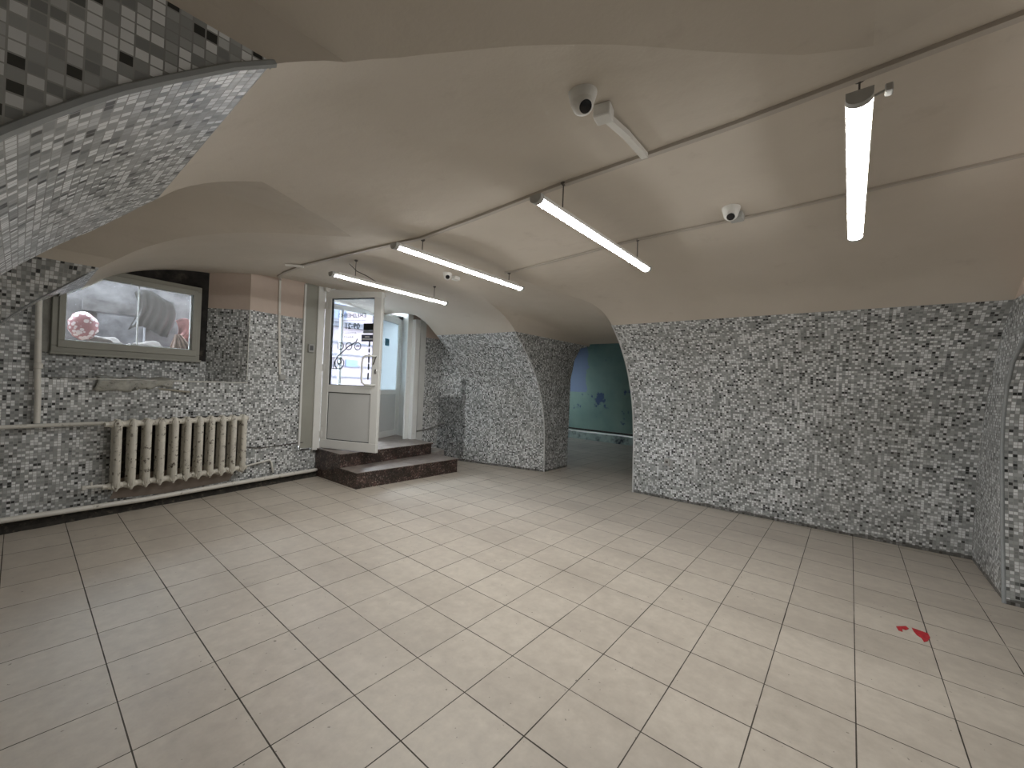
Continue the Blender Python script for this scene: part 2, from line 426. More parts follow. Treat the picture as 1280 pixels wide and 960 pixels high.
def sweep(hole, endf, wall, n=8, rng=None):
    """pocket surface behind a hole edge: straight lines from each edge point to endf(point)"""
    pts = holes[hole]; pts3 = [(V(y, q), q) for y, q in pts]
    tot = list(zip(pts3, pts3[1:])); vv = 0
    for (a, qa), (b, qb) in tot:
        ea, eb = endf(a), endf(b)
        k = 'ceiling' if (abs(qa)+abs(qb))/2 < QM+1e-6 else wall
        bm = parts[k]; uv = uvL[k]
        for i in range(n):
            t0, t1 = i/n, (i+1)/n
            c4 = [a.lerp(ea, t0), b.lerp(eb, t0), b.lerp(eb, t1), a.lerp(ea, t1)]
            try: f = bm.faces.new([bm.verts.new(c) for c in c4])
            except ValueError: continue
            for lp, c in zip(f.loops, c4): lp[uv].uv = (c.x+3.003, c.z)
sweep('cam', lambda p: Vector((-1.3, p.y, p.z)), 'wall_left')
sweep('bay', lambda p: Vector((-1.3, p.y, p.z)), 'wall_left')
sweep('alcove', lambda p: Vector((max(p.x, planeR(p.y)+.01), p.y, p.z)) if p.y < 5.4 else p, 'wall_right', 1)
def pass_end(p):
    if p.z > ZM-.001: return Vector((6.60, p.y if 2.2 < p.y < 3.7 else p.y, min(p.z, 2.16)))
    x = lerp_tab(p.z, [0, 1.5, 1.84, 2.07, 2.2], [6.05, 6.05, 6.15, 6.35, 6.6]); return Vector((x, p.y, p.z))
sweep('passage', pass_end, 'wall_right')
def plate(wall, quad, uvf, mat=0):
    bm = parts[wall]; uv = uvL[wall]
    f = bm.faces.new([bm.verts.new(c) for c in quad])
    for lp, c in zip(f.loops, quad): lp[uv].uv = uvf(Vector(c))
    f.material_index = mat
# backs of the two left bays
plate('wall_left', [(-1.3, -1, 0), (-1.3, 5.4, 0), (-1.3, 5.4, ZM), (-1.3, -1, ZM)], lambda c: (c.y, c.z))
plate('ceiling', [(-1.3, -1, ZM), (-1.3, 5.4, ZM), (-1.3, 5.4, 2.7), (-1.3, -1, 2.7)], lambda c: (c.y, c.z))
# alcove side beside the street door
wx = lambda y: planeR(y)
plate('wall_right', [(wx(5.15), 5.15, .0), (wx(5.9), 5.9, .0), (wx(5.9), 5.9, ZM), (wx(5.15), 5.15, ZM)], lambda c: (c.y, c.z))
plate('ceiling', [(wx(5.15), 5.15, ZM), (wx(5.9), 5.9, ZM), (wx(5.9), 5.9, 2.75), (wx(5.15), 5.15, 2.75)], lambda c: (c.y, c.z))
plate('ceiling', [(3.6, 5.22, 2.62), (5.2, 5.22, 2.62), (5.2, 5.9, 2.62), (3.6, 5.9, 2.62)], lambda c: (c.y, c.z))
obj('ceiling', parts['ceiling'], CEIL, auto=40, struct=True)
obj('wall_left', parts['wall_left'], MOS, auto=40, struct=True)
obj('wall_right', parts['wall_right'], MOS, auto=40, struct=True)

# ------------------------------------------------------------------ far wall, near wall, back room
def grid_wall(name, xs, zs, skip, fy, mats, flip=False, matf=None, fx=None):
    bm = nb(); uv = bm.loops.layers.uv.new('UVMap')
    for i in range(len(xs)-1):
        for j in range(len(zs)-1):
            cx, cz = (xs[i]+xs[i+1])/2, (zs[j]+zs[j+1])/2
            if skip(cx, cz): continue
            q = [(xs[i], zs[j]), (xs[i+1], zs[j]), (xs[i+1], zs[j+1]), (xs[i], zs[j+1])]
            f = bm.faces.new([bm.verts.new((x, fy(x), z)) for x, z in q])
            for lp, (x, z) in zip(f.loops, q): lp[uv].uv = (x+.01, z)
            f.material_index = 0 if cz < ZM else 1
    bmesh.ops.remove_doubles(bm, verts=bm.verts, dist=1e-5)
    return obj(name, bm, mats, struct=True)
NX0, NX1, NZ0 = .10, 1.73, 1.255      # window niche
DX0, DX1, DZ0 = 2.40, 4.20, .36       # street door opening
xs = [-1.35, -.6, NX0, 1, NX1, DX0, 2.62, 3.4, DX1, 4.6, 5.0]; zs = [0, DZ0, NZ0, 1.7, ZM, 2.72]
wf = grid_wall('wall_far', xs, zs, lambda x, z: (NX0 < x < NX1 and z > NZ0) or (DX0 < x < DX1 and z > DZ0), wall_y, [MOS, PINK])
# niche: splayed reveals, sill and the wall under the window
ND = .42
def nbk(x): return wall_y(x)+ND
bm = nb(); uv = bm.loops.layers.uv.new('UVMap')
def q4(bm, uv, pts, uvs, mat=0):
    f = bm.faces.new([bm.verts.new(p) for p in pts]); f.material_index = mat
    for lp, u in zip(f.loops, uvs): lp[uv].uv = u
XB0, XB1 = .13, 1.41
for z0, z1, mi in ((NZ0, ZM, 0), (ZM, 2.75, 1)):
    q4(bm, uv, [(NX1, wall_y(NX1), z0), (XB1, nbk(XB1), z0), (XB1, nbk(XB1), z1), (NX1, wall_y(NX1), z1)], [(0, z0), (.5, z0), (.5, z1), (0, z1)], mi)
    q4(bm, uv, [(XB0, nbk(XB0), z0), (NX0, wall_y(NX0), z0), (NX0, wall_y(NX0), z1), (XB0, nbk(XB0), z1)], [(0, z0), (.45, z0), (.45, z1), (0, z1)], 2 if mi == 0 else 1)
q4(bm, uv, [(NX0, wall_y(NX0), NZ0), (NX1, wall_y(NX1), NZ0), (XB1, nbk(XB1), NZ0), (XB0, nbk(XB0), NZ0)], [(0, 0), (1.6, 0), (1.3, .4), (0, .4)], 3)
q4(bm, uv, [(XB0, nbk(XB0), NZ0), (XB1, nbk(XB1), NZ0), (XB1, nbk(XB1), 1.485), (XB0, nbk(XB0), 1.485)], [(0, 0), (1.3, 0), (1.3, .23), (0, .23)], 0)
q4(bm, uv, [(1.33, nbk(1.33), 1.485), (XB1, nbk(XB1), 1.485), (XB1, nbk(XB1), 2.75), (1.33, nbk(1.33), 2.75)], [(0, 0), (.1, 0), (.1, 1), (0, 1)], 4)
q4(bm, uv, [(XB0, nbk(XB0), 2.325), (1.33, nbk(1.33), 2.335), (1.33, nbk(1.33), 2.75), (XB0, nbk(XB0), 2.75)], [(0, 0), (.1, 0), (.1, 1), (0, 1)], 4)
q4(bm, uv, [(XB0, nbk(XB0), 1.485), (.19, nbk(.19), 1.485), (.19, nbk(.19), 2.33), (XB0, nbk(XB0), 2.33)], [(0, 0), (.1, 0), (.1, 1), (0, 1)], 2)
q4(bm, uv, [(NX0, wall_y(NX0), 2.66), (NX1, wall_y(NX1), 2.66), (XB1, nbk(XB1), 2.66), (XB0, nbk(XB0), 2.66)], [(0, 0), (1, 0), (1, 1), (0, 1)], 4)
SILL = simple('dusty_sill_cement', (.34, .335, .30), .85, var=.2, scale=12)
DUSTW = simple('dusty_plastered_reveal', (.33, .33, .30), .85, var=.25, scale=8)
obj('wall_window_niche', bm, [MOS, PINK, DUSTW, SILL, BRICK], struct=True)
# door reveals beyond the wall face
bm = nb()
bspan(bm, (2.30, 5.67, DZ0-.4), (2.42, 6.30, 2.72)); bspan(bm, (4.36, 5.68, -.1), (4.48, 6.34, 2.75))
bspan(bm, (2.30, 5.68, 2.64), (4.48, 6.30, 2.76))
obj('wall_door_reveal', bm, simple('whitewashed_reveal', (.70, .71, .69), .6, var=.06, scale=6), struct=True)
EDGEW = simple('pale_tile_edge_strip', (.62, .63, .62), .45, var=.05)
# white strip on niche edge and grey strips on vault edges
def strip(name, hole, lo, hi, r=.009, wallside=None):
    bm = nb(); pts = [V(y, q)+Vector((-.004 if q > 0 else .004, 0, 0)) for y, q in holes[hole]]
    sel = [p for p in pts if lo(p)]
    tube(bm, sel, r, 6); return obj(name, bm, EDGEW if hole == 'passage' else TRIMG, struct=True)
strip('trim_1', 'passage', lambda p: p.y < 2.3 and p.z < 2.13 and p.x > 3.9, None)
strip('trim_2', 'passage', lambda p: p.y > 3.6 and p.z < 2.13 and p.x > 3.9, None)
strip('trim_3', 'cam', lambda p: p.y > 1.0 and p.z < 2.13, None, .009)
strip('trim_4', 'bay', lambda p: p.y > 4.5 and p.z < 2.13, None, .006)
bm = nb(); tube(bm, [(NX0+.3, wall_y(NX0+.3), NZ0), (NX1, wall_y(NX1)-.003, NZ0), ], .007, 6)
tube(bm, [(NX1, wall_y(NX1)-.003, NZ0), (NX1, wall_y(NX1)-.003, ZM)], .005, 6)
obj('trim_5', bm, simple('white_tile_edge', (.66, .66, .62), .5), struct=True)

# near wall (y = -0.86) with its arched opening
bm = nb(); uv = bm.loops.layers.uv.new('UVMap')
YN = -.87
arch = [(4.39, 0), (4.48, .4), (4.54, .75), (4.59, 1.05), (4.585, 1.28), (4.52, 1.52), (4.41, 1.68), (4.22, 1.80), (3.9, 1.93), (3.5, 2.03), (3.0, 2.05), (2.5, 2.03), (2.0, 1.94), (1.7, 1.8), (1.55, 1.6), (1.5, 1.3), (1.5, 0)]
for (x0, z0), (x1, z1) in zip(arch, arch[1:]):     # spandrel up to the mosaic line and above
    if x0 > 3.0:
        q4(bm, uv, [(x0, YN, z0), (5.5, YN, z0), (5.5, YN, z1), (x1, YN, z1)], [(x0, z0), (5.5, z0), (5.5, z1), (x1, z1)])
    else:
        q4(bm, uv, [(x0, YN, z0), (x1, YN, z1), (.2, YN, z1), (.2, YN, z0)], [(x0, z0), (x1, z1), (.2, z1), (.2, z0)])
q4(bm, uv, [(.2, YN, 2.05), (5.5, YN, 2.05), (5.5, YN, ZM), (.2, YN, ZM)], [(.2, 2.05), (5.5, 2.05), (5.5, ZM), (.2, ZM)])
q4(bm, uv, [(-1.3, YN, ZM), (5.5, YN, ZM), (5.5, YN, 2.8), (-1.3, YN, 2.8)], [(0, 0)]*4, 1)
q4(bm, uv, [(-1.3, YN, 0), (.2, YN, 0), (.2, YN, ZM), (-1.3, YN, ZM)], [(-1.3, 0), (.2, 0), (.2, ZM), (-1.3, ZM)])
for (x0, z0), (x1, z1) in zip(arch, arch[1:]):     # jamb and soffit
    s0 = z0; s1 = z1 if abs(z1-z0) > .05 else z0+abs(x1-x0)
    q4(bm, uv, [(x0, YN, z0), (x1, YN, z1), (x1, YN-1.2, z1), (x0, YN-1.2, z0)], [(0, s0), (0, s1), (1.2, s1), (1.2, s0)])
q4(bm, uv, [(-1.3, YN-1.2, 0), (5.5, YN-1.2, 0), (5.5, YN-1.2, 2.8), (-1.3, YN-1.2, 2.8)], [(-1.3, 0), (5.5, 0), (5.5, 2.8), (-1.3, 2.8)])
bmesh.ops.recalc_face_normals(bm, faces=bm.faces)
obj('wall_near', bm, [MOS, PINK], struct=True)
bm = nb(); tube(bm, [(x+.008, YN+.004, z) for x, z in arch[:10]], .013, 6); obj('trim_6', bm, TRIMG, smooth=True, struct=True)

# back room beyond the passage
bm = nb()
def rect(bm, pts, mat=0):
    f = bm.faces.new([bm.verts.new(p) for p in pts]); f.material_index = mat
BX = 9.62
rect(bm, [(BX, .0, .22), (BX, 7.6, .22), (BX, 7.6, 2.9), (BX, .0, 2.9)])
obj('wall_back_room', bm, GREEN, struct=True)
bm = nb(); DG = simple('dull_green_plaster', (.20, .27, .25), .8, var=.2, scale=3)
rect(bm, [(6.0, .0, 0), (BX, .0, 0), (BX, .0, 2.9), (6.0, .0, 2.9)])
for a, b in (((5.5, 0), (7.3, 2.9)), ((8.2, 0), (BX, 2.9)), ((7.3, 0), (8.2, 1.3)), ((7.3, 2.15), (8.2, 2.9))):     # end wall around an unseen window opening, assumed and sized to brighten the room
    rect(bm, [(a[0], 7.6, a[1]), (b[0], 7.6, a[1]), (b[0], 7.6, b[1]), (a[0], 7.6, b[1])])
pr_ = [(6.07, 0), (6.07, 1.5), (6.17, 1.84), (6.37, 2.07), (6.62, 2.2)]
for (xa, za), (xb, zb) in zip(pr_, pr_[1:]):
    for ya, yb in ((3.72, 7.6), (0, 2.19)): rect(bm, [(xa, ya, za), (xa, yb, za), (xb, yb, zb), (xb, ya, zb)])
rect(bm, [(6.6, 0, 2.16), (6.6, 7.6, 2.16), (6.6, 7.6, 2.9), (6.6, 0, 2.9)])
rect(bm, [(6.0, 0, 2.9), (BX, 0, 2.9), (BX, 7.6, 2.9), (6.0, 7.6, 2.9)])
obj('wall_side_room', bm, DG, struct=True)
bm = nb(); bspan(bm, (BX-.05, .05, 0), (BX+.02, 7.55, .20), .01)
obj('baseboard_back_room', bm, simple('pale_skirting', (.34, .42, .38), .6, var=.2, scale=5, dirt=((.03, .04, .05), .5, .7, 4)), struct=True)
bm = nb(); tube(bm, [(BX-.10, .1, .27), (BX-.10, 7.5, .27)], .022, 8)
tag(obj('heating_pipe', bm, DIRT_SHADE, smooth=True), 'dark pipe running low along the green wall of the back room', 'pipe')

# floor
bm = nb(); rect(bm, [(-1.4, -2.2, 0), (BX+.1, -2.2, 0), (BX+.1, 7.7, 0), (-1.4, 7.7, 0)]); obj('floor', bm, FLOOR, struct=True)
# dirt band where floor and far wall meet
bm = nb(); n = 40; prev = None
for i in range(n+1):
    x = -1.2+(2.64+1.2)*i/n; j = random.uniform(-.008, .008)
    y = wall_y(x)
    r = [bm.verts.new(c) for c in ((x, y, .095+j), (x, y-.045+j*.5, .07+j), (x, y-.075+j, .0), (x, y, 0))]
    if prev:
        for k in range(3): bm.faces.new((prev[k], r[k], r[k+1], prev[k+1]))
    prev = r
obj('baseboard_far', bm, DIRT_SHADE, struct=True)

# added outer shell so that daylight only comes through the openings
bm = nb()
bspan(bm, (-1.9, -2.6, 2.95), (10.3, 6.35, 3.2)); bspan(bm, (5.5, 6.3, 2.95), (10.3, 8.1, 3.2))
bspan(bm, (-1.9, -2.6, -.3), (-1.45, 6.3, 3)); bspan(bm, (-1.9, -2.6, -.3), (10.3, -2.2, 3)); bspan(bm, (9.8, -2.6, -.3), (10.3, 8.1, 3))
bspan(bm, (-1.9, 5.75, -.3), (.10, 6.12, 3)); bspan(bm, (1.48, 6.03, -.3), (2.32, 6.12, 3)); bspan(bm, (4.46, 5.80, -.3), (5.6, 6.3, 3))
bspan(bm, (.0, 6.0, -.3), (1.6, 6.12, 1.47)); bspan(bm, (.0, 6.0, 2.36), (1.6, 6.12, 3)); bspan(bm, (2.3, 6.08, -.3), (4.5, 6.3, .30)); bspan(bm, (2.3, 6.26, 2.72), (4.5, 6.32, 3.2))
bspan(bm, (5.45, 6.3, -.3), (5.6, 8.1, 3)); bspan(bm, (-1.4, -.86+.0, 2.80), (5.6, -.84, 3))
bspan(bm, (5.6, 7.75, -.3), (6.7, 8.1, 3)); bspan(bm, (9.3, 7.75, -.3), (9.9, 8.1, 3))
OUT = simple('light_shell', (.45, .42, .38), .9, var=.15, scale=2)
obj('wall_light_shell', bm, OUT, struct=True)

# ------------------------------------------------------------------ entrance steps
st = empty('entrance_steps', (3.5, 5.2, 0), label='two dark red granite steps with worn pale treads below the open white door', cat='steps')
def local(o, root):
    o.data.transform(Matrix.Translation(-Vector(root.location)) if root.rotation_euler.z == 0 else (Matrix.Rotation(-root.rotation_euler.z, 4, 'Z') @ Matrix.Translation(-Vector(root.location))))
    return o
def prism(bm, plan, z0, z1, bev=.006):
    lo = [bm.verts.new((x, y, z0)) for x, y in plan]; hi = [bm.verts.new((x, y, z1)) for x, y in plan]
    n = len(plan); fs = [bm.faces.new(lo[::-1]), bm.faces.new(hi)]
    for k in range(n): fs.append(bm.faces.new((lo[k], lo[(k+1) % n], hi[(k+1) % n], hi[k])))
    if bev: bmesh.ops.bevel(bm, geom=list({e for v in hi for e in v.link_edges}), offset=bev, segments=1, affect='EDGES')
bm = nb(); prism(bm, [(2.65, 5.655), (2.68, 4.63), (4.31, 4.585), (4.32, 5.10), (4.30, 5.66)], 0, .185, 0); local(obj('riser', bm, GRAN, st), st)
bm = nb(); prism(bm, [(2.645, 5.655), (2.67, 4.61), (4.325, 4.565), (4.325, 5.10), (4.30, 5.66)], .185, .205, .004); local(obj('lower_tread', bm, GRAN, st), st)
bm = nb(); prism(bm, [(2.645, 5.655), (2.655, 5.0), (4.25, 5.14), (4.25, 5.66)], .205, .36, 0); local(obj('riser', bm, GRAN, st), st)
bm = nb(); prism(bm, [(2.60, 6.25), (2.60, 5.67), (2.635, 5.655), (2.645, 4.98), (4.27, 5.12), (4.27, 5.70), (4.34, 6.25)], .36, .385, .004); local(obj('landing_slab', bm, GRAN, st), st)
bm = nb(); prism(bm, [(4.33, 5.62), (4.33, 5.22), (4.72, 5.36), (4.72, 5.62)], 0, .20, .006); tag(obj('stone_ledge', bm, simple('grey_stone_ledge', (.38, .36, .34), .7, var=.2, scale=12)), 'small grey stone ledge between the entrance steps and the mosaic pier', 'ledge')

# ------------------------------------------------------------------ window in the niche
ang = math.atan(.16)
def wloc(x, z, dy=0): return Vector((x, nbk(x)+dy, z))
win = empty('window_1', (.78, nbk(.78), 1.49), ang); win['kind'] = 'structure'
cw = math.cos(ang)
def WB(name, parts_, mat, bev=.004, parent=win):
    bm = nb()
    for a, b in parts_: bspan(bm, a, b, bev)
    return obj(name, bm, mat, parent, auto=35)
W0, W1, HH = -.61, .56, .845
WB('window_frame', [((W0, -.03, 0), (W1, .05, .06)), ((W0, -.03, HH-.06), (W1, .05, HH)), ((W0, -.03, .06), (W0+.055, .05, HH-.06)), ((W1-.055, -.03, .06), (W1, .05, HH-.06))], GPVC)
WB('window_sash', [((W0+.04, -.045, .045), (W1-.04, .0, .115)), ((W0+.04, -.045, HH-.10), (W1-.04, 0, HH-.045)), ((W0+.04, -.045, .115), (W0+.085, 0, HH-.10)), ((W1-.085, -.045, .115), (W1-.04, 0, HH-.10))], GPVC)
WB('spacer_bar', [((W0+.085, -.002, .115), (W1-.085, .012, .125)), ((W0+.085, -.002, .115), (W0+.096, .012, HH-.10)), ((W1-.096, -.002, .115), (W1-.085, .012, HH-.10)), ((W0+.085, -.002, HH-.106), (W1-.085, .012, HH-.10)), ((.0, -.002, .115), (.010, .012, HH-.10))], simple('bright_spacer', (.92, .92, .9), .4), 0)
WB('pane', [((W0+.084, -.008, .114), (W1-.084, -.004, HH-.099))], glass_mat('grimy_window_glass', (.93, .95, .96), rough=.3), 0)
WB('drip_ledge', [((W0-.01, -.06, -.022), (W1+.01, -.01, .004))], GPVC)
# things in the light well outside the window
bm = nb(); bspan(bm, (-.6, 6.95, 1.0), (.58, 7.1, 2.6)); bspan(bm, (1.02, 6.95, 1.0), (2.3, 7.1, 2.6)); bspan(bm, (.58, 6.95, 1.0), (1.02, 7.1, 1.50)); bspan(bm, (.58, 6.95, 2.02), (1.02, 7.1, 2.6)); bspan(bm, (.5, 7.4, 1.4), (1.1, 7.5, 2.1)); bspan(bm, (.45, 6.86, 2.02), (1.15, 6.95, 2.16)); rect(bm, [(-.6, 6.12, 1.38), (2.3, 6.12, 1.38), (2.3, 6.95, 1.45), (-.6, 6.95, 1.45)])
rect(bm, [(-.6, 6.12, 1.0), (-.6, 6.95, 1.0), (-.6, 6.95, 2.3), (-.6, 6.12, 2.3)]); rect(bm, [(2.3, 6.12, 1.0), (2.3, 6.95, 1.0), (2.3, 6.95, 2.3), (2.3, 6.12, 2.3)])
obj('wall_light_well', bm, simple('pale_stone_blocks', (.125, .118, .12), .9, var=.6, scale=5, bumps=.8), struct=True)
def lump(name, c, r, s, mat, amp=.25, fr=6, sub=3, seed=0):
    bm = nb(); bmesh.ops.create_icosphere(bm, subdivisions=sub, radius=1)
    rnd = random.Random(seed); ph = [(rnd.uniform(0, 6), rnd.uniform(0, 6), rnd.uniform(0, 6)) for _ in range(3)]
    for v in bm.verts:
        k = 1+amp*(math.sin(v.co.x*fr+ph[0][0])*math.cos(v.co.y*fr+ph[0][1])+.6*math.sin(v.co.z*fr*1.7+ph[1][0]+v.co.x*3))*.5
        v.co = Vector((v.co.x*s[0], v.co.y*s[1], v.co.z*s[2]))*r*k
    o = obj(name, bm, mat, auto=50); o.location = c; return o
m, n_, b_ = nt('pink_and_white_dotted_cloth'); p_ = geo(n_)
v_ = mk(n_, 'ShaderNodeTexVoronoi'); v_.inputs['Scale'].default_value = 24; L(n_, p_, v_.inputs['Vector'])
L(n_, ramp(n_, v_.outputs['Distance'], [(.44, (.62, .52, .52)), (.52, (.34, .14, .15))]), b_.inputs['Base Color']); DOT = m
tag(lump('dotted_bundle', (.43, 6.36, 1.80), .115, (1, .8, 1.35), DOT, .12), 'bundle of pink cloth with white dots outside the window at its left', 'bundle')
PKC = simple('pink_plastic_sheet', (.46, .20, .20), .5, var=.25, scale=6, bumps=.5); WHC = simple('white_plastic_sheet', (.85, .83, .80), .5, var=.15, scale=7, bumps=.5)
bm = nb(); prev = None
for i in range(25):
    t = i/24; x = 1.20+.5*t; row = []
    for j in range(9):
        s_ = j/8; row.append(bm.verts.new((x+.05*math.sin(s_*3), 6.34+.10*math.sin(t*22+s_*2)*(.3+s_)*.5+.12*s_, 1.97-.25*s_+.04*math.sin(t*9))))
    if prev:
        for j in range(8): bm.faces.new((prev[j], row[j], row[j+1], prev[j+1]))
    prev = row
o = obj('plastic_sheet', bm, PKC, smooth=True); md = o.modifiers.new('s', 'SOLIDIFY'); md.thickness = .004
tag(o, 'pink plastic sheet crumpled outside the window at its right', 'plastic sheet')
bm = nb(); prev = None
for i in range(33):
    t = i/32; row = []
    for j in range(9):
        s_ = j/8; row.append(bm.verts.new((1.20+(.06+.34*s_)*(t-.25), 6.27+.035*math.sin(t*26)*(.2+s_)+.02*s_, 1.80-.33*s_)))
    if prev:
        for j in range(8): bm.faces.new((prev[j], row[j], row[j+1], prev[j+1]))
    prev = row
o = obj('brown_sack', bm, simple('brown_sacking', (.36, .26, .22), .8, var=.35, scale=9), smooth=True); md = o.modifiers.new('s', 'SOLIDIFY'); md.thickness = .004
tag(o, 'gathered brown sack fanning out below the pink sheet outside the window', 'sack')
for c_, r_, sd, lb in (((.60, 6.42, 1.62), .12, 3, 'rough pale stone outside the window, next to the dotted bundle'), ((.80, 6.50, 1.56), .10, 5, 'rough pale stone lying in the middle outside the window'), ((.98, 6.44, 1.60), .12, 9, 'rough pale stone outside the window, next to the brown sack')):
    tag(lump('stone', c_, r_, (1.2, .8, .8), STONE, .35, 5, 3, sd), lb, 'stone', 'stones outside the window')
bm = nb(); prev = None
for i in range(31):
    t = i/30; x = .84+.36*t; row = []
    for j in range(9):
        s_ = j/8; row.append(bm.verts.new((x+.04*math.sin(s_*4), 6.50+.03*math.sin(t*31+s_)*s_+.05*s_, 2.26-.44*s_+.05*math.sin(t*5))))
    if prev:
        for j in range(8): bm.faces.new((prev[j], row[j], row[j+1], prev[j+1]))
    prev = row
o = obj('grey_tarpaulin', bm, simple('grey_tarpaulin_cloth', (.10, .097, .097), .6, var=.2, scale=5), smooth=True); md = o.modifiers.new('s', 'SOLIDIFY'); md.thickness = .004
tag(o, 'grey tarpaulin draped behind the middle of the window', 'tarpaulin')
bm = nb(); prev = None; rnd = random.Random(11)
for i in range(70):
    x = -.1+i*.026; row = []
    for j in range(12):
        y = 6.14+j*.035; h = .045+.05*(j/11)+rnd.uniform(0, .035)+.02*math.sin(i*.5+j)
        row.append(bm.verts.new((x+rnd.uniform(-.008, .008), y, 1.40+h)))
    if prev:
        for j in range(11): bm.faces.new((prev[j], row[j], row[j+1], prev[j+1]))
    prev = row
tag(obj('rubble', bm, SAND), 'sandy rubble heaped along the ledge outside the window', 'rubble', kind='stuff')

# torn sticker / foil hanging over the sill edge
bm = nb(); prev = None
for i in range(29):
    t = i/28; x = .45+.58*t; row = []
    y = wall_y(x)
    for j in range(7):
        s_ = j/6
        dx = .015*math.sin(s_*4+t*8); lift = .014*abs(math.sin(t*13+s_*2))+.008
        if j < 2: c = (x+dx, y+.10*(1-s_*3)-.004, NZ0+.012+.01*math.sin(t*17)+.012*(j == 0))
        else: c = (x+dx, y-lift-.006, NZ0+.012-(s_-.17)*(.115+.03*math.sin(t*4.4+.5)+.012*math.sin(t*21)))
        row.append(bm.verts.new(c))
    if prev:
        for j in range(6): bm.faces.new((prev[j], row[j], row[j+1], prev[j+1]))
    prev = row
m, n_, b_ = nt('dusty_plastic_film'); p_ = geo(n_); f_ = noise(n_, p_, 14, 5, .7)
L(n_, ramp(n_, f_, [(.32, (.035, .035, .03)), (.42, (.30, .30, .265)), (.7, (.46, .455, .41))]), b_.inputs['Base Color']); b_.inputs['Roughness'].default_value = .35
o = obj('plastic_film', bm, m, auto=40); md = o.modifiers.new('s', 'SOLIDIFY'); md.thickness = .003
tag(o, 'torn strip of dusty plastic film hanging over the sill edge below the window', 'plastic film')
bm = nb(); bx(bm, (0, 0, 0), (.30, .012, .018), .003, M=Matrix.Translation((1.02, wall_y(1.02)-.012, NZ0-.095)) @ Matrix.Rotation(math.radians(7), 4, 'Y')); 
tag(obj('wood_sliver', bm, simple('dusty_wood', (.36, .34, .28), .8, var=.2)), 'thin pale sliver of lath under the right end of the torn film', 'lath')

# ------------------------------------------------------------------ radiator and heating pipes
RX0, RX1, NR = .56, 1.70, 11
ROFF = .115
rad = empty('radiator', ((RX0+RX1)/2, wall_y((RX0+RX1)/2)-ROFF, .23), ang, 'cream cast-iron radiator of eleven ribs with chipped paint, under the window', 'radiator')
sp_ = (RX1-RX0)/cw/(NR-.35)
def section_bm():
    bm = nb(); Hh = .66
    for side in (-1, 1):     # two columns of the section, front and back
        yy = side*.034
        pts = [(0, yy*1.0, -.005), (0, yy, .03), (0, yy, .08), (0, yy, Hh-.08), (0, yy, Hh-.035), (0, yy*.8, Hh)]
        rr = [.008, .022, .028, .028, .026, .012]
        rings = []
        for (x, y, z), r in zip(pts, rr):
            rings.append([bm.verts.new((x+1.05*r*math.cos(a)*(1 if abs(math.sin(a)) < .9 else 1), y+1.25*r*math.sin(a), z)) for a in [2*math.pi*k/10 for k in range(10)]])
        for A, B in zip(rings, rings[1:]):
            for k in range(10): bm.faces.new((A[k], A[(k+1) % 10], B[(k+1) % 10], B[k]))
        bm.faces.new(rings[0][::-1]); bm.faces.new(rings[-1])
        # raised rib down the face
        bx(bm, (0, yy+side*.026, Hh/2), (.010, .016, Hh-.08), .003)
    for z in (.045, Hh-.045):  # hubs
        tube(bm, [(-sp_*.5, 0, z), (-.022, 0, z), (.022, 0, z), (sp_*.5, 0, z)], [.026, .036, .036, .026], 12)
        tube(bm, [(0, -.05, z), (0, .05, z)], .030, 10)
    bx(bm, (0, 0, Hh/2), (.010, .05, Hh-.12))
    bmesh.ops.recalc_face_normals(bm, faces=bm.faces)
    return bm
s0 = obj('radiator_section', section_bm(), RADM, rad, auto=45)
x_first = -(RX1-RX0)/2/cw+sp_*.35
s0.location = (x_first, 0, 0)
for i in range(1, NR):
    s = s0.copy(); C.objects.link(s); s.parent = rad; s.location = (x_first+i*sp_, 0, 0)
for zz in (.615, .045): bm = nb(); tube(bm, [(x_first-sp_*.5-.03, 0, zz), (x_first-sp_*.5, 0, zz)], .024, 8); obj('end_plug', bm, RADM, rad, auto=40)
for xx in (-.4, .35): bm = nb(); tube(bm, [(xx, .10, .59), (xx, .0, .59)], .01, 6); obj('wall_bracket', bm, RADIN, rad)
def wpt(x, off, z): return (x, wall_y(x)-off, z)
bm = nb(); tube(bm, [wpt(-1.2, .045, .86), wpt(.50, .07, .855), wpt(.56, ROFF, .845)], .017, 10); 
tag(obj('heating_pipe', bm, WPAINT, smooth=True), 'white heating pipe running level across the mosaic into the top of the radiator', 'pipe')
bm = nb(); tube(bm, [wpt(.11, .045, .876), wpt(.11, .045, 1.15), wpt(.105, .045, 1.16), wpt(.09, .05, 2.05)], .020, 10)
lathe(bm, [(.021, 0), (.027, .005), (.027, .045), (.021, .05)], 12, Matrix.Translation(wpt(.105, .045, 1.33)))
tag(obj('heating_pipe', bm, WPAINT, auto=40), 'white vertical heating pipe left of the window', 'pipe')
bm = nb(); tube(bm, [wpt(-1.2, .10, .125), wpt(-.06, .10, .12), wpt(.82, .10, .095), wpt(1.55, .10, .10), wpt(2.58, .09, .095), wpt(2.63, .085, .095)], .023, 10)
tag(obj('heating_pipe', bm, WPAINT, smooth=True), 'long white heating pipe along the floor below the radiator up to the steps', 'pipe')
bm = nb(); tube(bm, [wpt(.40, .10, .292), wpt(.50, ROFF, .29), wpt(.56, ROFF, .275)], .015, 8); bx(bm, wpt(.40, .10, .29), (.03, .03, .04), .004); tube(bm, [wpt(.445, .11, .29), wpt(.445, .11, .335)], .009, 8)
tag(obj('drain_valve', bm, WPAINT, auto=40), 'short white valve stub at the lower left end of the radiator', 'valve')
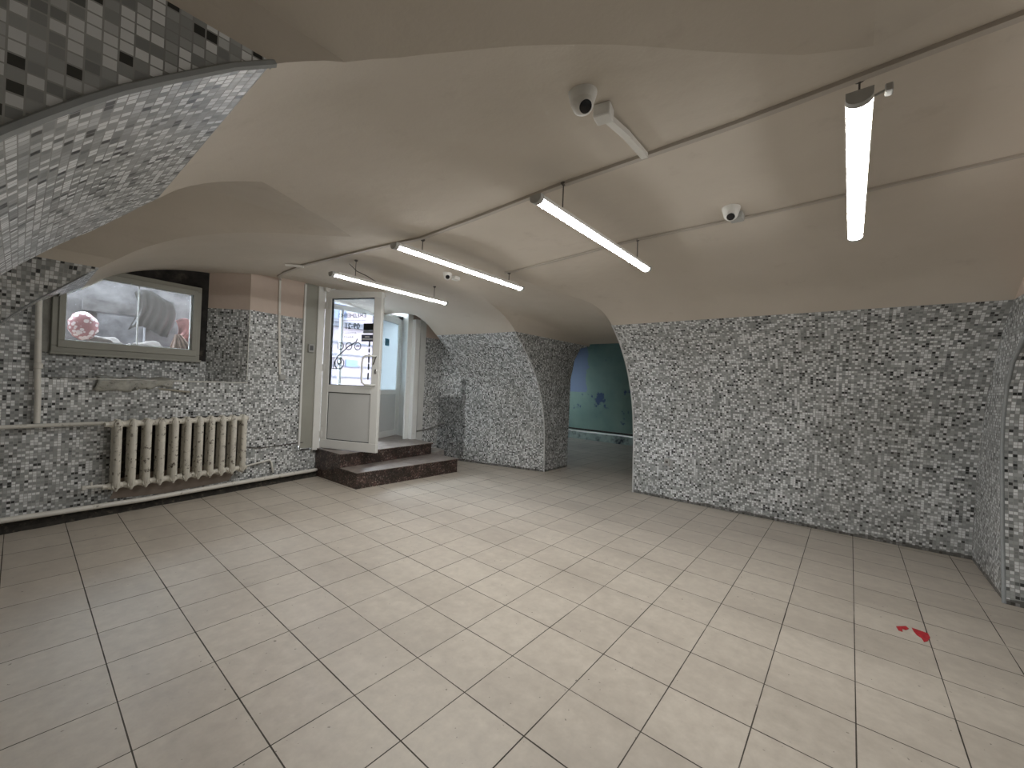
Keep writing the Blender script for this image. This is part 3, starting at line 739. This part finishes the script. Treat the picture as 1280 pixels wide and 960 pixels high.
bm = nb(); tube(bm, [wpt(1.70, ROFF, .275), wpt(1.78, .03, .27), wpt(2.02, .02, .30), wpt(2.05, .02, .27), wpt(2.06, .06, .14)], .011, 8)
tag(obj('heating_pipe', bm, WPAINT, smooth=True), 'thin pipe leaving the lower right end of the radiator', 'pipe')
bm = nb(); tube(bm, [wpt(1.76, .004, .49), wpt(1.86, .004, .465), wpt(1.95, .004, .46), wpt(2.38, .004, .475), wpt(2.60, .004, .47)], .006, 6)
tag(obj('wall_cable', bm, DKW, smooth=True), 'thin dark cable on the mosaic right of the radiator toward the door', 'cable')
# dark panel behind the radiator: shade and dirt between ribs put into its colour
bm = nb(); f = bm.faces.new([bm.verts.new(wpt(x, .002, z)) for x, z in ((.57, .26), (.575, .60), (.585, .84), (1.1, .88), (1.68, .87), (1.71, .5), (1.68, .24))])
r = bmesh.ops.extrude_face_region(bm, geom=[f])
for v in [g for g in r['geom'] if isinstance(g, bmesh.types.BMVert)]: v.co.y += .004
obj('trim_shade_dirt', bm, DIRT_SHADE, struct=True)
bm = nb(); pts = []  # bare plaster where the mosaic came off below the radiator
outl = [(.58, .13), (.62, .24), (.60, .31), (.9, .34), (1.3, .34), (1.6, .33), (1.66, .27), (1.62, .18), (1.58, .12), (1.0, .10)]
f = bm.faces.new([bm.verts.new(wpt(x, .004, z)) for x, z in outl]); r = bmesh.ops.extrude_face_region(bm, geom=[f])
for v in [g for g in r['geom'] if isinstance(g, bmesh.types.BMVert)]: v.co.y += .006
obj('trim_7', bm, simple('bare_pink_plaster', (.30, .25, .21), .85, var=.12, scale=8), struct=True)

# ------------------------------------------------------------------ street door
fr = empty('door_1', (2.63, 5.63, .385)); fr['kind'] = 'structure'      # frame of the inner door
def wb(name, spans, mat, parent, bev=.004):
    bm = nb()
    for a, b in spans: bspan(bm, a, b, bev)
    return obj(name, bm, mat, parent, auto=35)
wb('door_post', [((-.06, -.035, -.025), (.035, .06, 2.235)), ((-.045, .06, -.0), (.035, .10, 2.235))], WPVC, fr)
wb('door_post', [((1.56, -.035, .0), (1.66, .06, 2.0)), ((1.48, .06, .0), (1.58, .10, 2.2))], WPVC, fr)
wb('door_head', [((.0, .0, 2.17), (1.60, .08, 2.235))], WPVC, fr)
# grey cover board beside the frame with a small control box
bm = nb(); bspan(bm, (2.415, 5.625, .39), (2.575, 5.655, 2.60), .004); obj('trim_8', bm, GPVC, struct=True)
bm = nb(); bspan(bm, (2.385, 5.595, .43), (2.41, 5.66, 2.58), .004); obj('trim_9', bm, WPVC, struct=True)
cb = empty('wall_control_box', (2.50, 5.622, 1.74), label='small grey control box on the grey board left of the open door', cat='control box')
wb('housing', [((-.036, -.036, -.055), (.036, 0, .055))], GPLAS, cb, .006); wb('keypad', [((-.022, -.040, -.03), (.022, -.035, .035))], simple('dark_keypad', (.10, .10, .10), .4), cb, .002)

hinge = Vector((2.685, 5.60, .392)); free = Vector((3.02, 4.80, .392))
rz = math.atan2(free.y-hinge.y, free.x-hinge.x)
leaf = empty('door_2', hinge, rz); leaf['kind'] = 'structure'           # open inner leaf: local x runs hinge to free edge, -y faces the camera side? 
LW, LH, T = .90, 2.165, .055
def lf(name, spans, mat, bev=.004, parent=leaf): return wb(name, spans, mat, parent, bev)
lf('leaf_frame', [((0, -T/2, 0), (LW, T/2, .12)), ((0, -T/2, LH-.12), (LW, T/2, LH)), ((0, -T/2, .12), (.105, T/2, LH-.12)), ((LW-.115, -T/2, .12), (LW, T/2, LH-.12)), ((.105, -T/2, .77), (LW-.115, T/2, .87))], WPVC)
lf('glazing_bead', [((.100, -.018, .87), (.112, .018, LH-.12)), ((LW-.122, -.018, .87), (LW-.110, .018, LH-.12)), ((.105, -.018, LH-.13), (LW-.115, .018, LH-.118)), ((.105, -.018, .865), (LW-.115, .018, .877)),
                  ((.100, -.016, .12), (.112, .016, .77)), ((LW-.122, -.016, .12), (LW-.110, .016, .77)), ((.105, -.016, .118), (LW-.115, .016, .13)), ((.105, -.016, .76), (LW-.115, .016, .772))], GASK, 0)
lf('lower_panel', [((.108, -.012, .125), (LW-.118, .012, .765))], WPANEL, .002)
lf('pane', [((.108, -.006, .872), (LW-.118, .006, LH-.122))], DGLASS, 0)
# long bow handle on the camera side (+y or -y resolved below), lever plate and hinges
side = 1 if (Matrix.Rotation(rz, 3, 'Z') @ Vector((0, 1, 0))).dot(Vector((0, 0, 0))-hinge) > 0 else -1
def sv(x, y, z): return (x, side*y, z)
bm = nb(); tube(bm, [sv(LW-.05, T/2, 1.27), sv(LW-.07, .07, 1.27), sv(LW-.16, .095, 1.27), sv(LW-.20, .10, 1.24), sv(LW-.21, .10, 1.18), sv(LW-.21, .10, .97), sv(LW-.20, .10, .92), sv(LW-.16, .095, .89), sv(LW-.07, .07, .89), sv(LW-.05, T/2, .89)], .013, 10)
obj('bow_handle', bm, simple('white_enamel_handle', (.72, .73, .70), .3), leaf, smooth=True)
bm = nb(); bx(bm, sv(LW-.05, T/2+.004, 1.07), (.035, .008, .06), .003); tube(bm, [sv(LW-.05, T/2, 1.06), sv(LW-.05, T/2+.014, 1.06)], .012, 12); obj('lock_plate', bm, METAL, leaf, auto=40)
bm = nb(); bx(bm, (0, 0, 0), (.014, .012, .12), .003, M=Matrix.Translation(sv(LW-.065, T/2+.01, 1.215)) @ Matrix.Rotation(.35, 4, 'Y')); obj('door_stay', bm, DKW, leaf)
bm = nb()
for z in (.18, 1.10, 1.95): tube(bm, [(-.012, side*(T/2), z-.05), (-.012, side*(T/2), z+.05)], .011, 10); bx(bm, (.012, side*(T/2+.002), z), (.05, .006, .09), .002)
obj('hinge', bm, WPVC, leaf, auto=40)
# stickers and lettering. Seen from the room the street-side lettering reads mirrored
yo = side*.0085
rightward = (Matrix.Rotation(rz, 3, 'Z') @ Vector((1, 0, 0)))
def glass_M(x, z):      # text frame whose +x runs from the free edge to the hinge when seen from the street = mirrored for the camera
    return Matrix(((-1, 0, 0, x), (0, 0, -1, yo), (0, 1, 0, z), (0, 0, 0, 1)))
text_obj('lettering', 'ЕЖЕДНЕВНО', .068, LETT, leaf, glass_M(.655, 1.79))
text_obj('lettering', '09-21', .105, LETT, leaf, glass_M(.56, 1.635))
bm = nb(); rnd = random.Random(3)
for z, a, b, h in ((1.745, .24, .64, .012), (1.575, .24, .50, .014), (1.515, .32, .46, .024)):     # rows of lettering too small to read in the photograph
    x = a
    while x < b:
        wl = rnd.uniform(.012, .03); bspan(bm, (x, yo-.0006, z), (x+wl*.35, yo+.0006, z+h*rnd.uniform(.6, 1))); bspan(bm, (x, yo-.0006, z), (x+wl*.8, yo+.0006, z+.003)); x += wl+.006
tag_ = obj('small_lettering', bm, simple('pale_vinyl', (.32, .35, .37), .5), leaf)
bm = nb()
def stroke(pts, w_):
    pts = [Vector(p) for p in pts]; w_ *= 1.25; rows = []
    for i, p in enumerate(pts):
        d = (pts[min(i+1, len(pts)-1)]-pts[max(i-1, 0)])
        if i in (0, len(pts)-1) and (pts[0]-pts[-1]).length < 1e-4: d = pts[1]-pts[-2]
        d.normalize(); nrm = Vector((-d.z, 0, d.x))*w_/2
        rows.append([bm.verts.new(p+nrm*a+Vector((0, b, 0))) for a, b in ((1, -.0007), (1, .0007), (-1, .0007), (-1, -.0007))])
    for A, B in zip(rows, rows[1:]):
        for k in range(4): bm.faces.new((A[k], A[(k+1) % 4], B[(k+1) % 4], B[k]))
def ring(cx, cz, r, w_=.006):
    stroke(arc_pts((cx, yo, cz), r, 0, 2*math.pi, 28), w_)
for cx in (.265, .40, .54): ring(cx, 1.40, .048, .009)
for cx in (.265, .54): stroke([(cx-.028, yo, 1.395), (cx, yo, 1.405), (cx+.028, yo, 1.395)], .009)
ring(.255, 1.165, .075, .010); ring(.255, 1.19, .032, .012)
stroke([(.53, yo, 1.50), (.515, yo, 1.46), (.46, yo, 1.43), (.40, yo, 1.40), (.345, yo, 1.355), (.29, yo, 1.31), (.225, yo, 1.26), (.19, yo, 1.20), (.19, yo, 1.13), (.22, yo, 1.09)], .012)
for a in ((.135, 1.09, .135, 1.24), (.165, 1.09, .165, 1.24), (.11, 1.24, .24, 1.24), (.11, 1.09, .27, 1.09)): stroke([(a[0], yo, a[1]), (a[2], yo, a[3])], .008)
for a in range(4): stroke([(.235+.012*a, yo, 1.13), (.24+.012*a, yo, 1.175-.01*a)], .006)
for a, b in ((1.40, 1.47), (1.32, 1.375), (1.18, 1.30), (1.09, 1.17), (.96, 1.05)): bspan(bm, (.712, yo-.0006, a), (.735, yo+.0006, b))
obj('printed_emblem', bm, LETT, leaf)
lf('black_sticker', [((.62, side*.0068, 1.615), (.778, side*.009, 1.705))], simple('black_sticker_film', (.006, .007, .008), .4), 0)
lf('grey_sticker', [((.62, side*.0068, 1.575), (.778, side*.009, 1.613))], simple('grey_sticker_film', (.22, .23, .26), .5), 0)
lf('slate_sticker', [((.595, side*.0068, 1.465), (.778, side*.009, 1.555))], simple('slate_sticker_film', (.07, .075, .11), .5), 0)
bm = nb()
for z, a, b in ((1.52, .65, .71), (1.49, .61, .76)):
    x = a
    while x < b: bspan(bm, (x, side*.009, z), (x+.008, side*.0102, z+.014)); x += .0115
obj('white_lettering', bm, simple('white_print', (.85, .85, .85), .5), leaf)

# outer door in the reveal: frame, glazed side light and the half-open outer leaf
of = empty('door_3', (2.42, 6.20, .385)); of['kind'] = 'structure'
wb('door_post', [((0, 0, 0), (.09, .07, 2.10))], WPVC, of); wb('door_post', [((1.85, 0, 0), (1.94, .07, 2.10))], WPVC, of)
wb('door_post', [((.80, .0, 0), (.835, .07, 2.04))], WPVC, of)
wb('door_head', [((0, 0, 2.04), (1.94, .07, 2.12)), ((0, 0, 2.20), (1.94, .07, 2.26))], WPVC, of)
wb('lower_panel', [((.09, .02, .02), (.80, .05, .72))], WPANEL, of); wb('mid_rail', [((.09, 0, .72), (.80, .07, .80))], WPVC, of)
wb('pane', [((.09, .03, .80), (.80, .036, 2.04))], GLASS, of, 0)
oh = Vector((4.335, 6.235, .39)); ofr = Vector((3.60, 5.86, .39)); orz = math.atan2(ofr.y-oh.y, ofr.x-oh.x)
ol = empty('door_4', oh, orz); ol['kind'] = 'structure'; OW = .82; OHt = 2.05
wb('leaf_frame', [((0, -.027, 0), (OW, .027, .10)), ((0, -.027, OHt-.10), (OW, .027, OHt)), ((0, -.027, .10), (.09, .027, OHt-.10)), ((OW-.09, -.027, .10), (OW, .027, OHt-.10)), ((.09, -.027, .72), (OW-.09, .027, .80))], WPVC, ol)
wb('lower_panel', [((.09, -.012, .10), (OW-.09, .012, .72))], WPANEL, ol); wb('pane', [((.088, -.006, .80), (OW-.088, .006, OHt-.10))], FROST, ol, 0)
os_ = 1 if (Matrix.Rotation(orz, 3, 'Z') @ Vector((0, 1, 0))).dot(-oh) > 0 else -1
bm = nb(); bx(bm, (.45, os_*.009, 1.60), (.13, .004, .12), .0015); obj('blue_sticker', bm, simple('teal_blue_sticker', (.03, .16, .24), .5, var=.2, scale=40), ol)
bm = nb(); bx(bm, (OW-.045, os_*.032, 1.05), (.03, .01, .16), .004); tube(bm, [(OW-.045, os_*.03, 1.09), (OW-.045, os_*.06, 1.09), (OW-.13, os_*.065, 1.09)], .009, 8); obj('door_handle', bm, PLAS, ol, auto=40)
# dark latch hardware on the right reveal
bm = nb(); bx(bm, (4.354, 5.95, 1.74), (.012, .03, .09), .002); tag(obj('latch_plate', bm, METAL), 'small worn latch plate on the white reveal right of the outer door leaf', 'latch')
# sagging white cable above the door
bm = nb(); tube(bm, [(2.66, 5.56, 2.625), (2.72, 5.4, 2.60), (2.80, 5.2, 2.545), (2.95, 5.0, 2.535), (3.15, 4.9, ceil_z(3.15, 4.9)-.01)], .012, 8)
tag(obj('loose_cable', bm, WCON, smooth=True), 'loose white cable above the open door leaf', 'cable')
bm = nb(); lathe(bm, [(0, 0), (.034, .004), (.04, .02), (.036, .05), (0, .052)], 14, Matrix.Translation((2.66, 5.57, 2.56)) @ Matrix.Rotation(math.radians(90), 4, 'X'))
tag(obj('sensor', bm, PLAS, auto=40), 'small round white sensor at the top left corner of the door frame', 'sensor')

# street outside
bm = nb(); rect(bm, [(-20, 6.3, .36), (50, 6.3, .36), (50, 34, .5), (-20, 34, .5)]); obj('ground_street', bm, simple('pale_paving', (.17, .17, .18), .8, var=.12, scale=2), struct=True)
bd = empty('building', (15.0, 30.0, .45), label='pale pink stone building across the street seen through the door glass', cat='building')
bm = nb(); bspan(bm, (-22, 0, 0), (22, 1.5, 9.5)); obj('facade_wall', bm, simple('pale_pink_stucco', (.155, .125, .134), .8, var=.08, scale=1), bd)
for z, h, d in ((.9, .10, .06), (1.75, .10, .06), (2.6, .10, .06), (3.5, .14, .10), (4.75, .30, .30), (5.05, .12, .40), (8.6, .3, .3)):
    bm = nb(); bspan(bm, (-22, -d, z), (22, 0, z+h)); obj('stone_band', bm, simple('grey_stone_band', (.055, .055, .066), .8, var=.1), bd)
FRB = simple('pale_blue_frame', (.06, .07, .095), .5); PNB = simple('blue_facade_pane', (.06, .075, .14), .4); SGB = simple('pale_blue_board', (.05, .08, .16), .5)  # panes across the street have a plain blue base colour
for x in (-13.2, -9.9, -6.6, -3.3, -.15, 3.2, 6.5):
    f_ = wb('window', [((x, -.10, 5.3), (x+1.1, .02, 5.42)), ((x, -.10, 7.3), (x+1.1, .02, 7.42)), ((x, -.10, 5.4), (x+.1, .02, 7.3)), ((x+1.0, -.10, 5.4), (x+1.1, .02, 7.3)), ((x+.51, -.08, 5.4), (x+.59, .02, 7.3))], FRB, bd)
    wb('pane', [((x+.1, -.012, 5.42), (x+1.0, -.004, 7.3))], PNB, f_, 0)
wb('blue_board', [((1.0, -.12, 1.75), (2.0, -.02, 2.3))], SGB, bd)

# ------------------------------------------------------------------ ceiling lamps
LZ = 2.290; LX0, LX1 = 1.635, 3.105
def make_lamp(y, label, x0=1.635, x1=3.10, rz=0):
    LX0, LX1 = x0, x1
    t = empty('ceiling_lamp', ((LX0+LX1)/2, y, LZ), label=label, cat='lamp', group='long ceiling lamps'); t.rotation_euler.z = rz
    ln = LX1-LX0; hw = .034; n = 12
    bm = nb(); bx(bm, (0, 0, .030), (ln-.02, 2*hw, .010), .002); bx(bm, (0, -hw+.001, .024), (ln-.02, .003, .016)); bx(bm, (0, hw-.001, .024), (ln-.02, .003, .016)); bx(bm, (0, 0, .042), (ln*.9, .035, .016), .002); obj('housing', bm, PLAS, t, auto=40)
    bm = nb(); prof = [(hw*.93*math.cos(math.pi+math.pi*k/n), .018+.016*math.sin(math.pi+math.pi*k/n)) for k in range(n+1)]
    A = [bm.verts.new((-ln/2+.026, y_, z_)) for y_, z_ in prof]; B = [bm.verts.new((ln/2-.026, y_, z_)) for y_, z_ in prof]
    for k in range(n): bm.faces.new((A[k], B[k], B[k+1], A[k+1]))
    bmesh.ops.recalc_face_normals(bm, faces=bm.faces)
    if sum(f.normal.z for f in bm.faces) > 0: bmesh.ops.reverse_faces(bm, faces=bm.faces)
    obj('diffuser', bm, LIT, t, smooth=True)
    for s in (-1, 1):
        bm = nb(); x0, x1 = s*(ln/2-.028), s*(ln/2)
        pr = [(y_*1.10, (z_-.018)*1.5+.018) for y_, z_ in prof]+[(hw*1.03, .036), (-hw*1.03, .036)]
        A = [bm.verts.new((x0, a, b)) for a, b in pr]; B = [bm.verts.new((x1, a*.98, b)) for a, b in pr]
        for k in range(len(pr)): bm.faces.new((A[k], A[(k+1) % len(pr)], B[(k+1) % len(pr)], B[k]))
        bm.faces.new(A); bm.faces.new(B[::-1]); bmesh.ops.recalc_face_normals(bm, faces=bm.faces)
        obj('end_cap', bm, GPLAS, t, auto=40)
    for s, x in ((-1, LX0+.25), (1, LX1-.20)):
        lx = x-(LX0+LX1)/2; top = ceil_z(x, y)-LZ-.004
        bm = nb(); tube(bm, [(lx, 0, .046), (lx+.004, .003, top)], .0035, 6); lathe(bm, [(0, top), (.016, top), (.016, top-.008), (.004, top-.016)], 10, Matrix.Translation((lx+.004, .003, 0)))
        obj('suspension_wire', bm, DKW, t)
    return t
lamps = [(.008, 'long lit ceiling lamp nearest the camera, beside the right edge of the photo', 1.635, 3.09, 0),
         (1.250, 'long lit ceiling lamp behind the large dome camera, third from the door', 1.63, 3.10, 0),
         (2.505, 'long lit ceiling lamp above the small camera, second from the door', 1.652, 3.115, .004),
         (3.725, 'long lit ceiling lamp closest to the open street door', 1.787, 3.25, .055)]
for a_ in lamps: make_lamp(*a_)
bm = nb(); bx(bm, (1.70, -.062, 2.335), (.03, .02, .028), .003); tube(bm, [(1.70, -.052, 2.335), (1.71, -.03, 2.335)], .004, 6); tag(obj('cable_connector', bm, GPLAS), 'small grey cable connector at the near end of the nearest ceiling lamp', 'connector')

# ------------------------------------------------------------------ cable trunking
c1 = [(y, 1.87+.02*math.sin(y*1.3)) for y in [-.85+.1*i for i in range(61)]]
bm = nb(); tube(bm, [(x, y, ceil_z(x, y)-.008) for y, x in c1 if y < 5.05]+[(1.93, 5.25, ceil_z(1.93, 5.25)-.008), (2.05, 5.53, ceil_z(2.05, 5.5)-.02)], .012, sq=(.030, .018))
tag(obj('cable_trunking', bm, CONDUIT), 'long cable trunking running along the ceiling just left of the lamps', 'cable trunking')
bm = nb(); tube(bm, [(2.92-.02*math.sin(y), y, ceil_z(2.92, y)-.006) for y in [-.85+.1*i for i in range(35)]], .012, sq=(.024, .012))
tag(obj('cable_trunking', bm, CONDUIT), 'fainter cable trunking along the ceiling under the right ends of the lamps', 'cable trunking')
bm = nb(); tube(bm, [(2.06, wall_y(2.06)-.012, 2.60), (2.075, wall_y(2.075)-.012, 2.0), (2.11, wall_y(2.11)-.012, 1.37)], .012, sq=(.024, .018))
tag(obj('cable_trunking', bm, WCON), 'white vertical cable trunking on the wall between window and door', 'cable trunking')
bm = nb(); bx(bm, (2.14, wall_y(2.14)-.018, 1.335), (.075, .035, .065), .006); bx(bm, (2.125, wall_y(2.12)-.037, 1.335), (.03, .004, .03), .001)
tag(obj('wall_socket', bm, GPLAS, auto=40), 'small socket at the lower end of the vertical trunking', 'socket')
bm = nb(); bx(bm, (2.19, wall_y(2.19)-.010, 1.86), (.03, .018, .03), .004); tag(obj('cable_clip', bm, PLAS), 'small white clip on the mosaic right of the vertical trunking', 'clip')
bm = nb(); tube(bm, [(1.72, 4.52, ceil_z(1.72, 4.52)-.012), (1.86, 4.42, ceil_z(1.86, 4.42)-.026)], .012, sq=(.026, .02)); tag(obj('cable_trunking', bm, WCON), 'short white stub of trunking crossing the long one near the door', 'cable trunking')
bm = nb(); tube(bm, [(2.08, 3.9, ceil_z(2.0, 3.9)-.004), (2.14, 3.86, 2.44), (2.22, 3.80, 2.40), (2.30, 3.74, 2.345)], .004, 6); tag(obj('lamp_cable', bm, DKW, smooth=True), 'thin loose cable dropping to the ceiling lamp closest to the door', 'cable')

# ------------------------------------------------------------------ dome cameras
def dome(x, y, r, aim, label):
    z = ceil_z(x, y)
    t = empty('security_camera', (x, y, z), label=label, cat='security camera', group='turret security cameras')
    bm = nb(); lathe(bm, [(r*1.05, .02), (r*1.08, -.004), (r*1.02, -r*.35), (r*.86, -r*.9), (r*.62, -r*1.25), (0, -r*1.32)], 28); obj('base', bm, PLAS, t, auto=50)
    d = Vector(aim).normalized(); q = Vector((0, 0, 1)).rotation_difference(d).to_matrix().to_4x4()
    M_ = Matrix.Translation((0, 0, -r*.75)) @ q
    bm = nb(); lathe(bm, [(0, -r*.3), (r*.82, -r*.1), (r*.86, r*.2), (r*.72, r*.58), (r*.50, r*.80), (r*.44, r*.82), (0, r*.80)], 28, M_); obj('eyeball', bm, PLAS, t, auto=50)
    bm = nb(); lathe(bm, [(r*.47, r*.70), (r*.47, r*.86), (r*.42, r*.88), (0, r*.86)], 24, M_); o = obj('lens', bm, BLK, t, auto=50)
    return t
dome(1.275, .782, .048, (-.45, -.75, -1.0), 'largest white dome camera on the ceiling, with a box and short trunking')
bm = nb(); bx(bm, (0, 0, 0), (.065, .065, .05), .005, M=Matrix.Translation((1.405, .765, ceil_z(1.405, .765)-.026)) @ Matrix.Rotation(.2, 4, 'Z')); tag(obj('junction_box', bm, PLAS, auto=40), 'white junction box beside the largest dome camera', 'junction box')
bm = nb(); tube(bm, [(1.43, .767, ceil_z(1.43, .767)-.028), (1.62, .772, ceil_z(1.62, .77)-.018), (1.86, .785, ceil_z(1.86, .785)-.022)], .012, sq=(.030, .022))
tag(obj('cable_trunking', bm, WCON), 'short pale trunking from the largest dome camera to the long ceiling trunking', 'cable trunking')
dome(2.76, .60, .048, (-.75, -.15, -.8), 'white dome camera on the fainter trunking between the two nearest lamps')
bm = nb(); bx(bm, (2.845, .585, ceil_z(2.845, .585)-.024), (.075, .075, .045), .005); tag(obj('junction_box', bm, GPLAS, auto=40), 'junction box behind the dome camera between the two nearest lamps', 'junction box')
dome(2.76, 3.20, .044, (-.6, -.8, -.45), 'small white dome camera between the two ceiling lamps nearest the door')
bm = nb(); bx(bm, (2.865, 3.19, ceil_z(2.865, 3.19)-.022), (.075, .06, .04), .005); tag(obj('junction_box', bm, PLAS, auto=40), 'white junction box beside the dome camera nearest the door', 'junction box')

# ------------------------------------------------------------------ small things
q_ = q_of_z(.47); p_ = V(1.76, q_)
sk = empty('wall_socket', (p_.x-.002, 1.76, .475), label='small grey socket plate low on the long mosaic wall right of the passage', cat='socket')
bm = nb(); bx(bm, (-.008, 0, 0), (.018, .07, .085), .004); obj('plate', bm, GPLAS, sk, auto=40)
bm = nb(); bx(bm, (-.0185, 0, .0), (.003, .03, .03)); obj('slot', bm, DKW, sk)
bm = nb(); tube(bm, [(4.30, 5.675, .50), (4.55, 5.68, .52), (4.72, 5.66, .56), (4.80, 5.60, .62), (4.83, 5.50, .65)], .012, 8)
tag(obj('heating_pipe', bm, simple('grey_painted_pipe', (.26, .26, .25), .5), smooth=True), 'thin grey pipe low in the dark corner right of the door', 'pipe')
for k, (o_, lab) in enumerate(((((3.44, -.258), (3.487, -.305), (3.46, -.316), (3.425, -.300), (3.43, -.285), (3.385, -.283), (3.39, -.265)), 'smaller scrap of red tape on the floor, left of the two'),
                              (((3.49, -.330), (3.475, -.398), (3.42, -.402), (3.36, -.385), (3.335, -.368), (3.38, -.362), (3.40, -.345), (3.44, -.335)), 'larger scrap of red tape on the floor, right of the two'))):
    bm = nb(); vs = [bm.verts.new((x, y, .0006)) for x, y in o_]; f = bm.faces.new(vs); r = bmesh.ops.extrude_face_region(bm, geom=[f])
    for v in [g for g in r['geom'] if isinstance(g, bmesh.types.BMVert)]: v.co.z += .0012
    bmesh.ops.recalc_face_normals(bm, faces=bm.faces)
    tag(obj('red_tape', bm, RED), lab, 'tape', 'red tape scraps on the floor')
